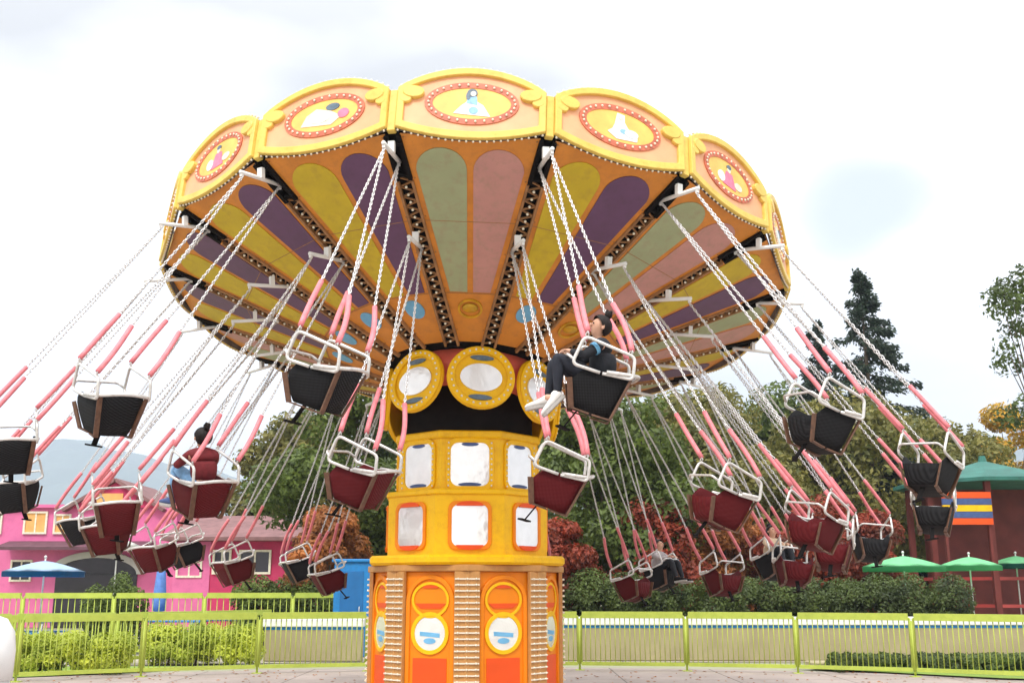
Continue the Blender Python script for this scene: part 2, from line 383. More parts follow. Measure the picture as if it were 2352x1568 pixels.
b = MB(); b.slab(arc(0, .24, .17, .06, 0, pi, 10), lambda u, z, d: ffr(u, z, .029 + d), .012); b.slab(arc(0, -.24, .17, .06, pi, 2 * pi, 10), lambda u, z, d: ffr(u, z, .029 + d), .012); rd2 = b.mesh('red_scroll', M_TRED)
for k in range(8):
    for me, nm in ((f2, 'mirror_frame'), (mi2, 'mirror_panel'), (rd2, 'red_scroll')): face_part(t2, me, nm, k, 1.031, 2.36)
octo(1.88, 2.0, 1.25, ROT3, M_TYEL, 'base_cornice', .03)
octo(1.80, 1.88, 1.20, R(-19.5), M_TCOL, 'base_frieze', .01)
t1 = octo(.14, 1.80, 1.14, R(-19.5), M_TORG, 'base_tier')
octo(0, .14, 1.5, R(-19.5), M_TCOL, 'base_step', .02)
def archp(w, z0, z1, n=14): return [(-w, z0), (w, z0)] + arc(0, z1 - w, w, w, 0, pi, n)
b = MB(); b.ring(archp(.32, .2, 1.76), archp(.265, .255, 1.705), ffr, .04); f1 = b.mesh('arch_frame', M_TORG, bevel=.006)
b = MB(); b.slab(archp(.27, .25, 1.71), ffr, .012); p1 = b.mesh('arch_panel', M_TORG)
b = MB(); b.ring(oval(0, 1.46, .25, .215), oval(0, 1.46, .215, .18), lambda u, z, d: ffr(u, z, .0125 + d), .018)
b.ring(oval(0, 1.07, .25, .25), oval(0, 1.07, .20, .20), lambda u, z, d: ffr(u, z, .0125 + d), .022); y1 = b.mesh('yellow_ring', M_TYEL, bevel=.004)
b = MB(); b.slab(arc(0, 1.60, .10, .075, 0, pi, 10), lambda u, z, d: ffr(u, z, .0125 + d), .012)
b.slab([(-.2, 1.42), (.2, 1.42), (.13, 1.36), (-.13, 1.36)], lambda u, z, d: ffr(u, z, .0125 + d), .010)
b.slab([(-.22, .28), (.22, .28), (.22, .78), (-.22, .78)], lambda u, z, d: ffr(u, z, .0125 + d), .010); r1 = b.mesh('red_inset', M_TRED)
b = MB(); b.slab(oval(0, 1.07, .202, .202), lambda u, z, d: ffr(u, z, .0125 + d), .012); mi1 = b.mesh('round_mirror', M_MIRROR)
b = MB(); b.slab([(-.13, 1.04), (.13, 1.02), (.13, 1.07), (-.13, 1.09)], lambda u, z, d: ffr(u, z, .025 + d), .004); b.slab(oval(0, .98, .08, .035, 12), lambda u, z, d: ffr(u, z, .025 + d), .004); bl1 = b.mesh('blue_scroll', M_PBLUE)
b = MB()
for sx in (-1, 1): b.bar((sx * .085, -.02, .16), (sx * .085, -.02, 1.8), .14, .05, up=Vector((0, 1, 0)))
b.bar((0, -.035, .16), (0, -.035, 1.8), .06, .04, up=Vector((0, 1, 0))); c1 = b.mesh('corner_column', M_TCOL, bevel=.006)
b = MB()
for i in range(22):
    b.bar((-.15, -.054, .24 + i * .07), (.15, -.054, .24 + i * .07), .016)
    for sx in (-.11, 0, .11): b.ball((sx, -.066, .24 + i * .07), .015, n=6, m=4)
c1b = b.mesh('bulb_strip', M_BULB)
VR = 1.14 / cos(pi / 8) - .02
for k in range(8):
    for me, nm in ((f1, 'arch_frame'), (p1, 'arch_panel'), (y1, 'yellow_ring'), (r1, 'red_inset'), (mi1, 'round_mirror'), (bl1, 'blue_scroll')): face_part(t1, me, nm, k, 1.141, 0)
    o = link('corner_column', c1, ride, Matrix.Translation((TX, 0, 0)) @ Matrix.Rotation(R(-19.5) + (k + .5) * pi / 4, 4, 'Z') @ Matrix.Translation((0, -VR, 0))); link('bulb_strip', c1b, o)

# ================================================================== SWING SEATS
LH = 3.16           # seat rim to hanger
NOSE = Matrix.Rotation(R(-12), 4, 'Z') @ Matrix.Rotation(R(-19), 4, 'Y')
DEL = R(37)         # chains lean inward relative to the seat (parallelogram hanging)
TOPH = Vector((0, -sin(DEL), cos(DEL))) * LH
def NS_(p): return NOSE @ Vector(p)
def smooth_path(pts, n=5, rad=.35):
    """round the corners of a polyline"""
    pts = [Vector(p) for p in pts]; out = [pts[0]]
    for i in range(1, len(pts) - 1):
        a, p, c = pts[i - 1], pts[i], pts[i + 1]; l = min((a - p).length, (c - p).length) * rad
        s = p + (a - p).normalized() * l; e = p + (c - p).normalized() * l
        for k in range(n + 1): t = k / n; out.append(s * (1 - t) ** 2 + p * 2 * t * (1 - t) + e * t * t)
    return out + [pts[-1]]
FT, RT = (.21, .24), (-.20, .20)      # x, z of the front and rear ends of the side bar
def seat_parts():
    P = {}
    for sy in (-1, 1):
        y = sy * .245
        path = smooth_path([NS_(q) for q in [(.0, y, -.01), (.24, y, -.01), (FT[0], y, FT[1]), (RT[0] - .03, y, RT[1]), (-.27, y, .02), (-.02, y, -.01)]], rad=.22)
        b = MB(); b.tube(path, .0145, 8)
        for (x, z) in (FT, RT):       # shackles
            b.tube([NS_((x * .93 + .012 * cos(t), y, z + .018 + .02 * sin(t))) for t in [2 * pi * i / 8 for i in range(8)]], .005, 5, closed=True)
        P['side_rail', sy] = b.mesh('side_rail', M_RAIL)
    b = MB(); b.tube(smooth_path([NS_(q) for q in [(.235, -.24, .03), (.30, -.2, .06), (.30, .2, .06), (.235, .24, .03)]], rad=.4), .012, 8)
    P['lap_bar', 0] = b.mesh('lap_bar', M_RAIL)
    b = MB(); b.tube(smooth_path([NS_(q) for q in [(-.05, -.262, .01), (-.29, -.25, .055), (-.33, 0, .09), (-.29, .25, .055), (-.05, .262, .01)]], rad=.45), .016, 8)
    P['back_rail', 0] = b.mesh('back_rail', M_RAIL)
    # basket shell: tapered tub, low at the front
    def shell(off):
        rings = []
        for (t, sx, cx, wy) in ((0, .255, -.02, .235), (.35, .235, -.025, .215), (.75, .205, -.03, .185), (1, .17, -.03, .16)):
            ring = []
            for k in range(24):
                a = 2 * pi * k / 24; c, s = cos(a), sin(a)
                e = .45; x = cx + (sx - off) * abs(c) ** e * (1 if c > 0 else -1); y = (wy - off) * abs(s) ** e * (1 if s > 0 else -1)
                top = -.13 if c > .75 else (-.13 + .13 * (.75 - c) / .5 if c > .25 else (0 if c > -.5 else .07 * min(1, (-.5 - c) / .3)))
                z = top * (1 - t) + (-.33 + off) * t
                ring.append(NS_((x, y, z)))
            rings.append(ring)
        return rings
    o, i = shell(0), shell(.02); n = 24; vs = [v for r in o for v in r] + [v for r in i for v in r]; fs = []
    for j in range(3):
        for k in range(n):
            k2 = (k + 1) % n; fs.append((j * n + k, j * n + k2, (j + 1) * n + k2, (j + 1) * n + k)); q = 4 * n
            fs.append((q + j * n + k, q + (j + 1) * n + k, q + (j + 1) * n + k2, q + j * n + k2))
    for k in range(n): fs.append((k, 4 * n + k, 4 * n + (k + 1) % n, (k + 1) % n))
    fs.append(tuple(3 * n + k for k in range(n))); fs.append(tuple(7 * n + k for k in range(n))[::-1])
    for nm, m in (('b', M_SEATB), ('r', M_SEATR)):
        b = MB(); b.add(vs, fs, True); P['basket', nm] = b.mesh('basket', m)
    b = MB(); b.box(-.2, .17, -.17, .17, -.155, -.135, NOSE); P['seat_board', 0] = b.mesh('seat_board', M_BLACK, bevel=.006)
    for sx, sy in ((1, 1), (1, -1), (-1, 1), (-1, -1)):
        b = MB(); x1 = -.02 + sx * .245; y1 = sy * .20; x2 = -.03 + sx * .165; y2 = sy * .14
        top = -.12 if sx > 0 else .05
        b.bar(NS_((x1, y1 + sy * .02, top)), NS_((x2, y2 + sy * .022, -.345)), .045, .014); b.bar(NS_((x2, y2 + sy * .022, -.343)), NS_((x2 - sx * .15, y2, -.345)), .04, .012)
        P['slat', (sx, sy)] = b.mesh('slat', M_WOOD)
    b = MB(); b.bar(NS_((.08, 0, -.34)), NS_((.14, 0, -.50)), .05, .012); b.bar(NS_((.10, -.06, -.51)), NS_((.19, .06, -.51)), .05, .015); P['foot_strap', 0] = b.mesh('foot_strap', M_BLACK)
    # sleeves + chains
    for sy in (-1, 1):
        for nm, (x, z) in (('f', FT), ('r', RT)):
            a = NS_((x * .95, sy * .245, z + .045)); t = TOPH + Vector((0, sy * .27, -.04)); d = t - a
            e = a + d.normalized() * .60
            bow = Vector(((.008 if x > 0 else -.028), 0, 0))
            pts = [a.lerp(e, i / 8) + bow * sin(pi * i / 8) * (1 - .3 * i / 8) for i in range(9)]
            b = MB(); b.tube(pts, .024, 10); P['grip_sleeve', (sy, nm)] = b.mesh('grip_sleeve', M_SLEEVE)
            b = MB(); b.tube([a - d.normalized() * .03, pts[1]], .006, 6)
            dd = (t - e); L = dd.length; n = int(L / .041); dn = dd.normalized(); u = dn.cross(Vector((0, 1, 0))).normalized(); v = dn.cross(u)
            for i in range(n):
                c = e + dn * (L * (i + .5) / n); q = u if i % 2 else v
                ring = [c + dn * .029 * sin(tt) + q * .012 * cos(tt) for tt in [2 * pi * s / 6 for s in range(6)]]
                b.tube(ring, .0058, 4, closed=True)
            P['chain', (sy, nm)] = b.mesh('chain', M_CHAIN)
    V_ = Vector; b = MB(); b.tube([TOPH + V_((0, -.31, 0)), TOPH + V_((0, .31, 0))], .024, 8); b.bar(TOPH, TOPH + V_((0, 0, .12)), .07, .05)
    b.bar(TOPH + V_((0, -.29, 0)), TOPH + V_((0, -.29, -.05)), .03); b.bar(TOPH + V_((0, .29, 0)), TOPH + V_((0, .29, -.05)), .03)
    P['hanger_bar', 0] = b.mesh('hanger_bar', M_WHITEP)
    return P
SP = seat_parts()
def make_seat(kind):
    r = empty('swing_chair')
    for (nm, key), me in SP.items():
        if nm == 'basket' and key != kind: continue
        link(nm, me, r)
    return r
seatB = make_seat('b'); seatR = make_seat('r')
# attach points and hanging frames
def ring_frame(phi, ra, rs, hs, ts, ros, jit=0):
    pd = Matrix.Translation((AX, AY, 0)) @ DISK
    P = pd @ Vector((ra * sin(phi), -ra * cos(phi), ch(ra * cos(HA)) - .15))
    S = Vector((AX + rs * sin(phi), AY - rs * cos(phi), hs + rs * cos(phi) * ts - rs * sin(phi) * ros))
    z = (P - S).normalized(); t = Vector((-cos(phi), -sin(phi), 0)); t = (t - z * t.dot(z)).normalized()
    t = (Matrix.Rotation(jit, 3, z) @ t).normalized(); y = z.cross(t)
    O = P - z * LH; rt = Matrix.Rotation(-DEL, 3, t); z = rt @ z; y = rt @ y
    return Matrix(((t.x, y.x, z.x, O.x), (t.y, y.y, z.y, O.y), (t.z, y.z, z.z, O.z), (0, 0, 0, 1)))
OUTL = {0: 'black basket swing seat holding the child in dark clothes and white trainers',
 1: 'empty black swing seat flying low right of the canopy, next clockwise after the rider',
 2: 'large pale railed black swing seat at far right, highest of the right-hand cluster',
 3: 'black swing seat at far right edge, just below the highest one there',
 4: 'black swing seat above the mint green parasol, right side background',
 5: 'black swing seat at lower right carrying the rider in beige top',
 6: 'black swing seat right of the tower base carrying the rider in grey top',
 7: 'far black swing seat behind the yellow tower, right half',
 8: 'far black swing seat behind the yellow tower, left half',
 9: 'black swing seat low beside the blue booth, before the orange tree',
 10: 'black swing seat in front of the magenta building roof',
 11: 'black swing seat in front of the pink building orange windows',
 12: 'black swing seat at the left picture edge, lower of the two there',
 13: 'black swing seat at the left picture edge, upper of the two there',
 14: 'black swing seat seen from behind against white sky at left',
 15: 'large empty black swing seat under the canopy, near left of the tower'}
INL = {0: 'dark red swing seat right of the hub medallions, below the white trainers',
 1: 'dark red swing seat in front of the green tree right of the tower',
 2: 'dark red swing seat at right, left of the highest far right seat',
 3: 'dark red swing seat at right among the pale cluster, above the hedge',
 4: 'dark red swing seat low right, beside the beige topped rider',
 5: 'dark red swing seat low right between the grey and beige topped riders',
 6: 'dark red swing seat just right of the tower base cornice',
 7: 'far dark red swing seat hidden behind the tower, right half',
 8: 'far dark red swing seat hidden behind the tower, left half',
 9: 'dark red swing seat in front of the blue booth',
 10: 'dark red swing seat low left before the magenta wall and orange tree',
 11: 'dark red swing seat low left above the closed blue parasol',
 12: 'dark red swing seat at left before the orange pink gable',
 13: 'dark red swing seat at left, below the black seat against the sky',
 14: 'dark red swing seat at left holding the rider in light blue jeans',
 15: 'dark red swing seat just left of the black gap of the tower'}
frO, frI = {}, {}
rj = random.Random(3)
for k in range(NS):
    phi = (k + .5) * 2 * HA + .015
    frO[k] = ring_frame(phi, 4.13, 5.826, 2.547 + .0, .144, .008, R(rj.uniform(-3, 3)))
    frI[k] = ring_frame(phi - .01, 2.95, 4.565, 2.268, .114, .030, R(rj.uniform(-3, 3)))
for k in range(NS):
    o = seatB if k == 0 else copy_tree(seatB); o.matrix_basis = frO[k]; tag(o, OUTL[k], 'swing seat', 'swing seats of the outer ring')
    o = seatR if k == 0 else copy_tree(seatR); o.matrix_basis = frI[k]; tag(o, INL[k], 'swing seat', 'swing seats of the inner ring')

# ================================================================== PEOPLE
def skin_mesh(name, verts, edges, radii, mt, levels=2, root=0, post=None):
    me = bpy.data.meshes.new(name + '_cage'); me.from_pydata([Vector(v) for v in verts], edges, [])
    o = bpy.data.objects.new(name + '_cage', me); COL.objects.link(o)
    m = o.modifiers.new('skin', 'SKIN'); m.use_smooth_shade = True; m.branch_smoothing = .3
    for i, r in enumerate(radii):
        sv = me.skin_vertices[0].data[i]; sv.radius = (r, r) if not isinstance(r, tuple) else r
        sv.use_root = (i == root)
    s = o.modifiers.new('sub', 'SUBSURF'); s.levels = levels; s.render_levels = levels
    dg = bpy.context.evaluated_depsgraph_get(); dg.update()
    nm = bpy.data.meshes.new_from_object(o.evaluated_get(dg)); nm.name = name
    bpy.data.objects.remove(o); nm.materials.clear(); nm.materials.append(mt)
    for p in nm.polygons: p.use_smooth = True
    if post:
        for v in nm.vertices: v.co = post(v.co)
    return nm
def graph(chains):
    V, E, Rr, idx = [], [], [], {}
    for chn in chains:
        prev = None
        for (nm, p, r) in chn:
            if nm is None or nm not in idx:
                V.append(p); Rr.append(r); i = len(V) - 1
                if nm: idx[nm] = i
            else: i = idx[nm]
            if prev is not None and prev != i: E.append((prev, i))
            prev = i
    return V, E, Rr
M_SKIN = mat('light skin', (.62, .36, .25, 1), .5, .06, 10, spec=.3)
M_HAIR = mat('black brown hair', (.012, .008, .007, 1), .6, .4, 60, spec=.25)
M_EYE = mat('dark eye', (.02, .015, .012, 1), .2, 0, 5)
M_LIP = mat('lip', (.5, .17, .15, 1), .5, .05, 20)
M_SHOE = mat('white trainer leather', (.8, .78, .76, 1), .5, .04, 20)
M_SOLE = mat('grey rubber sole', (.42, .40, .38, 1), .7, .1, 30)
def hand_chains(tagp, wrist, palm_dir, spread, down, k=1.0):
    """five curled fingers leaving the palm"""
    w = Vector(wrist); d = Vector(palm_dir).normalized(); s = Vector(spread).normalized(); n = Vector(down).normalized()
    ch = [[(tagp + 'w', w, .017 * k), (tagp + 'pm', w + d * .035 * k, (.022 * k, .014 * k))]]
    lens = [.95, 1.08, 1.0, .8]
    for i in range(4):
        base = w + d * .062 * k + s * (.0155 * (1.5 - i)) * k
        l = .024 * lens[i] * k
        p1 = base + d * l * .9 + n * l * .4; p2 = p1 + d * l * .45 + n * l * .85; p3 = p2 - d * l * .1 + n * l * .85
        ch.append([(tagp + 'pm', w + d * .035 * k, (.022 * k, .014 * k)), (None, base, .0078 * k), (None, p1, .0072 * k), (None, p2, .0066 * k), (None, p3, .0055 * k)])
    tb = w + d * .022 * k + s * .024 * k
    ch.append([(tagp + 'pm', w + d * .035 * k, .02), (None, tb, .0095 * k), (None, tb + d * .02 * k + s * .012 * k + n * .008 * k, .0085 * k), (None, tb + d * .038 * k + s * .010 * k + n * .022 * k, .0068 * k)])
    return ch
def rider(label, M, shirt, trousers, shoe=M_SHOE, style=0):
    """sitting child in seat coordinates (x forward, y left, z up), posed in the basket"""
    J = dict(pel=(-.03, 0, -.035), sp=(-.02, 0, .07), ch=(.02, 0, .18), sh=(.06, 0, .25), nk=(.09, 0, .285), nk2=(.11, 0, .30))
    if style == 0:
        J.update(hl=(.0, .075, -.06), kl=(.38, .095, .03), al=(.27, .095, -.27), hr=(.0, -.075, -.06), kr=(.40, -.08, .0), ar=(.34, -.08, -.31))
    else:
        J.update(hl=(-.07, .075, -.06), kl=(.33, .10, .02), al=(.33, .10, -.31), hr=(-.07, -.075, -.06), kr=(.33, -.10, .02), ar=(.34, -.10, -.31))
    J.update(sl=(.06, .145, .23), el=(.17, .205, .09), wl=(.285, .08, .11), sr=(.06, -.145, .23), er=(.17, -.205, .09), wr=(.285, -.08, .11))
    g = lambda n: Vector(J[n])
    hd = g('nk2'); hx = Vector((1, .35 if style == 0 else 0, .0)).normalized()
    up = Vector((.05, 0, 1)).normalized(); hs = up.cross(hx).normalized()
    H = lambda f, s, u: hd + hx * f + hs * s + up * u
    def leg(s, k):
        kn, an, hp = g('k' + s), g('a' + s), g('h' + s)
        return [('pel', g('pel'), .085 * k), ('h' + s, hp, .075 * k), (None, hp.lerp(kn, .5), .064 * k), ('k' + s, kn, .050 * k), (None, kn.lerp(an, .35) + Vector((-.01, 0, 0)), .047 * k), (None, kn.lerp(an, .8), .033 * k), ('a' + s, an, .031 * k)]
    def arm(s, k, end=True):
        sh, el, wr = g('s' + s), g('e' + s), g('w' + s)
        return [('sh', g('sh'), .075 * k), ('s' + s, sh, .048 * k), (None, sh.lerp(el, .5), .039 * k), ('e' + s, el, .033 * k), (None, el.lerp(wr, .4), .031 * k), (('w' if s == 'x' else s + 'h') + 'w', wr, .0185 * k)]
    torso = lambda k: [('pel', g('pel'), (.105 * k, .085 * k)), ('sp', g('sp'), (.122 * k, .112 * k)), ('ch', g('ch'), (.138 * k, .118 * k)), ('sh', g('sh'), (.10 * k, .088 * k)), ('nk', g('nk'), .038)]
    chains = [torso(.9), leg('l', 1), leg('r', 1), arm('l', .92), arm('r', .92)]
    chains.append([('nk', g('nk'), .038), ('nk2', hd, .036), ('jaw', H(.022, 0, .05), .060), ('cr', H(.0, 0, .115), .086), ('tp', H(-.008, 0, .165), .058)])
    chains.append([('jaw', H(.022, 0, .05), .060), (None, H(.068, 0, .035), .022)])       # chin
    for s, sg in (('l', 1), ('r', -1)):
        chains += hand_chains(s + 'h', J['w' + s], (.9, -.25 * sg, -.1), (-.25 * sg * 0, sg * -1, .1), (.1, 0, -1), .85)
        an = g('a' + s); chains.append([('a' + s, an, .031), (None, an + Vector((.03, 0, -.04)), .03), (None, an + Vector((.10, 0, -.055)), .026)])
    V, E, Rr = graph(chains)
    root = tag(empty('person', M=M), label, 'person')
    bd = link('body', skin_mesh('body', V, E, Rr, M_SKIN), root)
    # face: nose, eyes, lips, ears
    b = MB(); b.ball(H(.087, 0, .083), .013, 1, .8, 1.3, 8, 6); b.ball(H(.005, .083, .085), .02, .7, .35, 1.1, 8, 6); b.ball(H(.005, -.083, .085), .02, .7, .35, 1.1, 8, 6)
    b.obj('nose_and_ears', M_SKIN, parent=root)
    for s in (-1, 1):
        b = MB(); b.ball(H(.077, s * .031, .100), .0095, .7, 1.2, .8, 8, 6); b.obj('eye', M_EYE, parent=root)
    b = MB(); b.ball(H(.081, 0, .05), .016, .35, 1.2, .35, 8, 6); b.obj('mouth', M_LIP, parent=root)
    # hair: cap with fringe line + bun
    b = MB(); n, mm = 22, 12; vs, fs = [], []
    for i in range(mm + 1):
        t = i / mm
        for k in range(n):
            a = 2 * pi * k / n; f = cos(a)
            low = .30 + .52 * max(0, f) ** .7 * (1 if f > 0 else 0) - .12 * max(0, -f)   # how far down the cap reaches
            th = (pi / 2) * (1 - t) + t * R(-52 + 95 * max(0, f) ** .5 if f > 0 else -52 + 0)
            wv = 1 + .02 * sin(9 * a + 3 * t)
            vs.append(H((.096 * cos(th) * f - .006) * wv, .091 * cos(th) * sin(a) * wv, .108 + .092 * sin(th)))
        if t == 0: pass
    for i in range(mm):
        for k in range(n): fs.append((i * n + k, i * n + (k + 1) % n, (i + 1) * n + (k + 1) % n, (i + 1) * n + k))
    b.add(vs, fs, True)
    b.ball(H(-.045, 0, .215), .034, 1, 1, 1.15, 12, 8); b.tube([H(-.03, 0, .18), H(-.045, 0, .2)], .018, 8)
    for q in range(7): b.ball(H(-.045 + .02 * cos(q), .022 * sin(q), .232 + .008 * cos(3 * q)), .014, 1, 1, 1.3, 6, 4)
    hair = b.obj('hair', M_HAIR, parent=root)
    # clothes
    V, E, Rr = graph([torso(1.17)[:-1] + [('nk', g('nk') + Vector((0, 0, .012)), .052)], arm('l', 1.22), arm('r', 1.22)])
    link('sweatshirt', skin_mesh('sweatshirt', V, E, Rr, shirt, root=0), root)
    V, E, Rr = graph([[('pel', g('pel'), (.128, .112)), ('sp2', g('pel') + Vector((.0, 0, .06)), (.122, .102))], leg('l', 1.16)[:], leg('r', 1.16)[:]])
    link('trousers', skin_mesh('trousers', V, E, Rr, trousers, root=0), root)
    for s in 'lr':
        an = g('a' + s); fd = (Vector((.45, 0, -.89)) if s == 'l' else Vector((.88, 0, -.47))) if style == 0 else Vector((.97, 0, -.22)); fd.normalize()
        side = Vector((0, 1, 0)); upv = side.cross(fd) * -1
        if upv.z < 0: upv = -upv
        def SH(f, w, u): return an + fd * f + side * w + upv * u + Vector((0, 0, -.03))
        vs, fs = [], []; prof = [(-.055, .022, .045), (-.035, .034, .06), (.0, .038, .062), (.04, .040, .045), (.09, .045, .028), (.14, .045, .018), (.172, .038, .008), (.19, .022, -.006)]
        nn = 12
        for (f, w, u) in prof:
            for k in range(nn):
                a = 2 * pi * k / nn; c, s_ = cos(a), sin(a)
                vs.append(SH(f, w * c, -.022 + (u + .022) * .5 + (u + .022) * .5 * (abs(s_) ** .7) * (1 if s_ > 0 else -1)))
        for i in range(len(prof) - 1):
            for k in range(nn): fs.append((i * nn + k, i * nn + (k + 1) % nn, (i + 1) * nn + (k + 1) % nn, (i + 1) * nn + k))
        fs += [tuple(range(nn))[::-1], tuple((len(prof) - 1) * nn + k for k in range(nn))]
        b = MB(); b.add(vs, fs, True); sh = b.obj('shoe', shoe, parent=root)
        b = MB(); pts = [(-.062, 0), (-.055, .03), (0, .043), (.05, .044), (.1, .049), (.15, .045), (.182, .028), (.192, 0), (.182, -.028), (.15, -.045), (.1, -.049), (.05, -.044), (0, -.043), (-.055, -.03)]
        b.slab(pts, lambda f, w, d: SH(f, w, -.045 + d), .026)
        for q in range(8): b.slab([(-.045 + q * .028, -.038), (-.032 + q * .028, -.038), (-.032 + q * .028, .038), (-.045 + q * .028, .038)], lambda f, w, d: SH(f, w, -.049 + d), .005)
        b.obj('sole', M_SOLE, parent=sh, bevel=.003)
    return root
cloth = lambda n, c: mat(n, c, .85, .18, 18, bump=.25, bscale=45)
SEATN = lambda fr: fr @ NOSE
M_DK = cloth('near black cotton', (.012, .014, .02, 1)); M_DKN = cloth('charcoal navy cotton', (.014, .017, .028, 1))
rd = rider('child in black sweatshirt, dark trousers and white trainers sitting in the nearest swing seat', SEATN(frO[0]), M_DK, M_DKN, style=0)
c0, c1 = Vector((.06, .145, .23)), Vector((.17, .205, .09)); ax_ = (c1 - c0).normalized(); u_ = ax_.orthogonal().normalized(); v_ = ax_.cross(u_); b = MB()
for q in (.30, .36, .42): b.tube([c0.lerp(c1, q) + (u_ * cos(t) + v_ * sin(t)) * .050 for t in [2 * pi * i / 16 for i in range(16)]], .006, 6, closed=True)
b.obj('arm_band', M_PBLUE, parent=rd)
rider('rider in dark red top and light blue jeans seen from behind in a red seat', SEATN(frI[14]), cloth('maroon top', (.17, .015, .02, 1)), cloth('light blue denim', (.22, .42, .68, 1)), shoe=M_NAVY, style=1)
rider('distant rider in beige top with dark trousers in a lower right swing', SEATN(frO[5]), cloth('beige top', (.62, .47, .32, 1)), M_DK, style=1)
rider('distant rider in grey top with black trousers right of the tower base', SEATN(frO[6]), cloth('grey top', (.38, .34, .34, 1)), M_DK, shoe=M_BLACK, style=1)

# ================================================================== SETTING
def plane(name, pts, z, m, kind='structure'):
    b = MB(); b.add([Vector((x, y, z)) for x, y in pts], [tuple(range(len(pts)))]); o = b.obj(name, m); o['kind'] = kind; return o
def ground_mat(name, c1, c2, scale, rough=.85, bump=.3, joints=0):
    m = mat(name, c1, rough, .1, scale, bump=bump, bscale=30, dirt=c2)
    if joints:
        nt = m.node_tree; N = nt.nodes; L = nt.links; b = N['Principled BSDF']; src = b.inputs['Base Color'].links[0].from_socket
        tc = N.new('ShaderNodeTexCoord'); br = N.new('ShaderNodeTexBrick'); br.inputs['Scale'].default_value = joints; br.inputs['Mortar Size'].default_value = .008; br.offset = 0; br.inputs['Brick Width'].default_value = 1; br.inputs['Row Height'].default_value = 1
        br.inputs['Color1'].default_value = (1, 1, 1, 1); br.inputs['Color2'].default_value = (.92, .92, .92, 1); br.inputs['Mortar'].default_value = (.45, .45, .45, 1)
        L.new(tc.outputs['Object'], br.inputs['Vector']); mx = N.new('ShaderNodeMix'); mx.data_type = 'RGBA'; mx.blend_type = 'MULTIPLY'; mx.inputs[0].default_value = 1
        L.new(src, mx.inputs[6]); L.new(br.outputs['Color'], mx.inputs[7]); L.new(mx.outputs[2], b.inputs['Base Color'])
    return m
circ = lambda cx, cy, r, n=72: [(cx + r * cos(2 * pi * i / n), cy + r * sin(2 * pi * i / n)) for i in range(n)]
M_PAVE = ground_mat('pinkish grey concrete', (.38, .31, .28, 1), (.27, .23, .21, 1), .8, joints=.5)
M_GRASS = ground_mat('park grass', (.20, .30, .035, 1), (.12, .18, .03, 1), 1.5, bump=.6)
M_PATH = ground_mat('beige path concrete', (.40, .36, .27, 1), (.38, .34, .28, 1), .6, joints=.4)
plane('ground', [(-3000, -3000), (3000, -3000), (3000, 3000), (-3000, 3000)], -.02, ground_mat('park ground', (.30, .30, .20, 1), (.16, .20, .08, 1), .05))
plane('plaza', circ(0, 6.5, 16.6), 0, M_PAVE)
plane('path', [(-14, 22.5), (-3, 25), (30, 24), (30, 27.8), (-1, 29), (-22, 25.5)], -.008, M_PATH)
plane('lawn', [(-22, 17), (-9, 20.6), (-5.6, 23.4), (-14, 23.2), (-30, 21)], .004, M_GRASS)

# -- haze and hills
def hill(name, cx, cy, rx, ry, h, seed, m, n=64):
    vs, fs = [], []
    for j in range(n + 1):
        for i in range(n + 1):
            u, v = -1 + 2 * i / n, -1 + 2 * j / n; d = u * u + v * v
            q = mnoise.fractal(Vector((u * 2.3 + seed, v * 2.3, seed)), 1, 2, 5)
            z = h * max(0, (1 - d)) ** .8 * (.85 + .38 * q) - 2
            vs.append((cx + u * rx, cy + v * ry, z))
    for j in range(n):
        for i in range(n): a = j * (n + 1) + i; fs.append((a, a + 1, a + n + 2, a + n + 1))
    b = MB(); b.add(vs, fs, True); o = b.obj(name, m); o['kind'] = 'structure'; return o
M_HILL = ground_mat('wooded hillside', (.05, .085, .06, 1), (.03, .05, .03, 1), .02, bump=.8)
hill('hills', -1130, 2500, 1150, 500, 330, 3.1, M_HILL)
hill('hills', 160, 2650, 950, 420, 330, 8.4, M_HILL)
hill('hills', 1180, 2500, 620, 500, 430, 5.7, M_HILL)
b = MB(); b.box(-2900, 2900, -60, 2950, -3.5, 540); hz = b.obj('haze'); hz['kind'] = 'stuff'
m = bpy.data.materials.new('haze air'); m.use_nodes = True; nt = m.node_tree; nt.nodes.remove(nt.nodes['Principled BSDF'])
pv = nt.nodes.new('ShaderNodeVolumePrincipled'); pv.inputs['Color'].default_value = (.72, .81, 1, 1); pv.inputs['Density'].default_value = .00034; sc.cycles.volume_bounces = 2
nt.links.new(pv.outputs[0], nt.nodes['Material Output'].inputs['Volume']); hz.data.materials.append(m)

# -- world: bright overcast with thin grey clouds
w = bpy.data.worlds.new('World'); sc.world = w; w.use_nodes = True; nt = w.node_tree; N = nt.nodes; L = nt.links
SUN_EL, SUN_AZ = 52, 200          # degrees; azimuth from +Y clockwise
bg1 = N['Background']; sky = N.new('ShaderNodeTexSky'); sky.sky_type = 'NISHITA'; sky.sun_disc = False
sky.sun_elevation = R(SUN_EL); sky.sun_rotation = R(SUN_AZ); L.new(sky.outputs[0], bg1.inputs[0]); bg1.inputs[1].default_value = .12
bg2 = N.new('ShaderNodeBackground'); tc = N.new('ShaderNodeTexCoord')
mp = N.new('ShaderNodeMapping'); mp.inputs['Scale'].default_value = (2.2, 2.2, 5.2); mp.inputs['Location'].default_value = (.35, .2, .15)
nz = N.new('ShaderNodeTexNoise'); nz.inputs['Scale'].default_value = 1.25; nz.inputs['Detail'].default_value = 4; nz.inputs['Roughness'].default_value = .42
L.new(tc.outputs['Generated'], mp.inputs[0]); L.new(mp.outputs[0], nz.inputs['Vector'])
rp = N.new('ShaderNodeValToRGB'); L.new(nz.outputs['Fac'], rp.inputs[0]); e = rp.color_ramp.elements
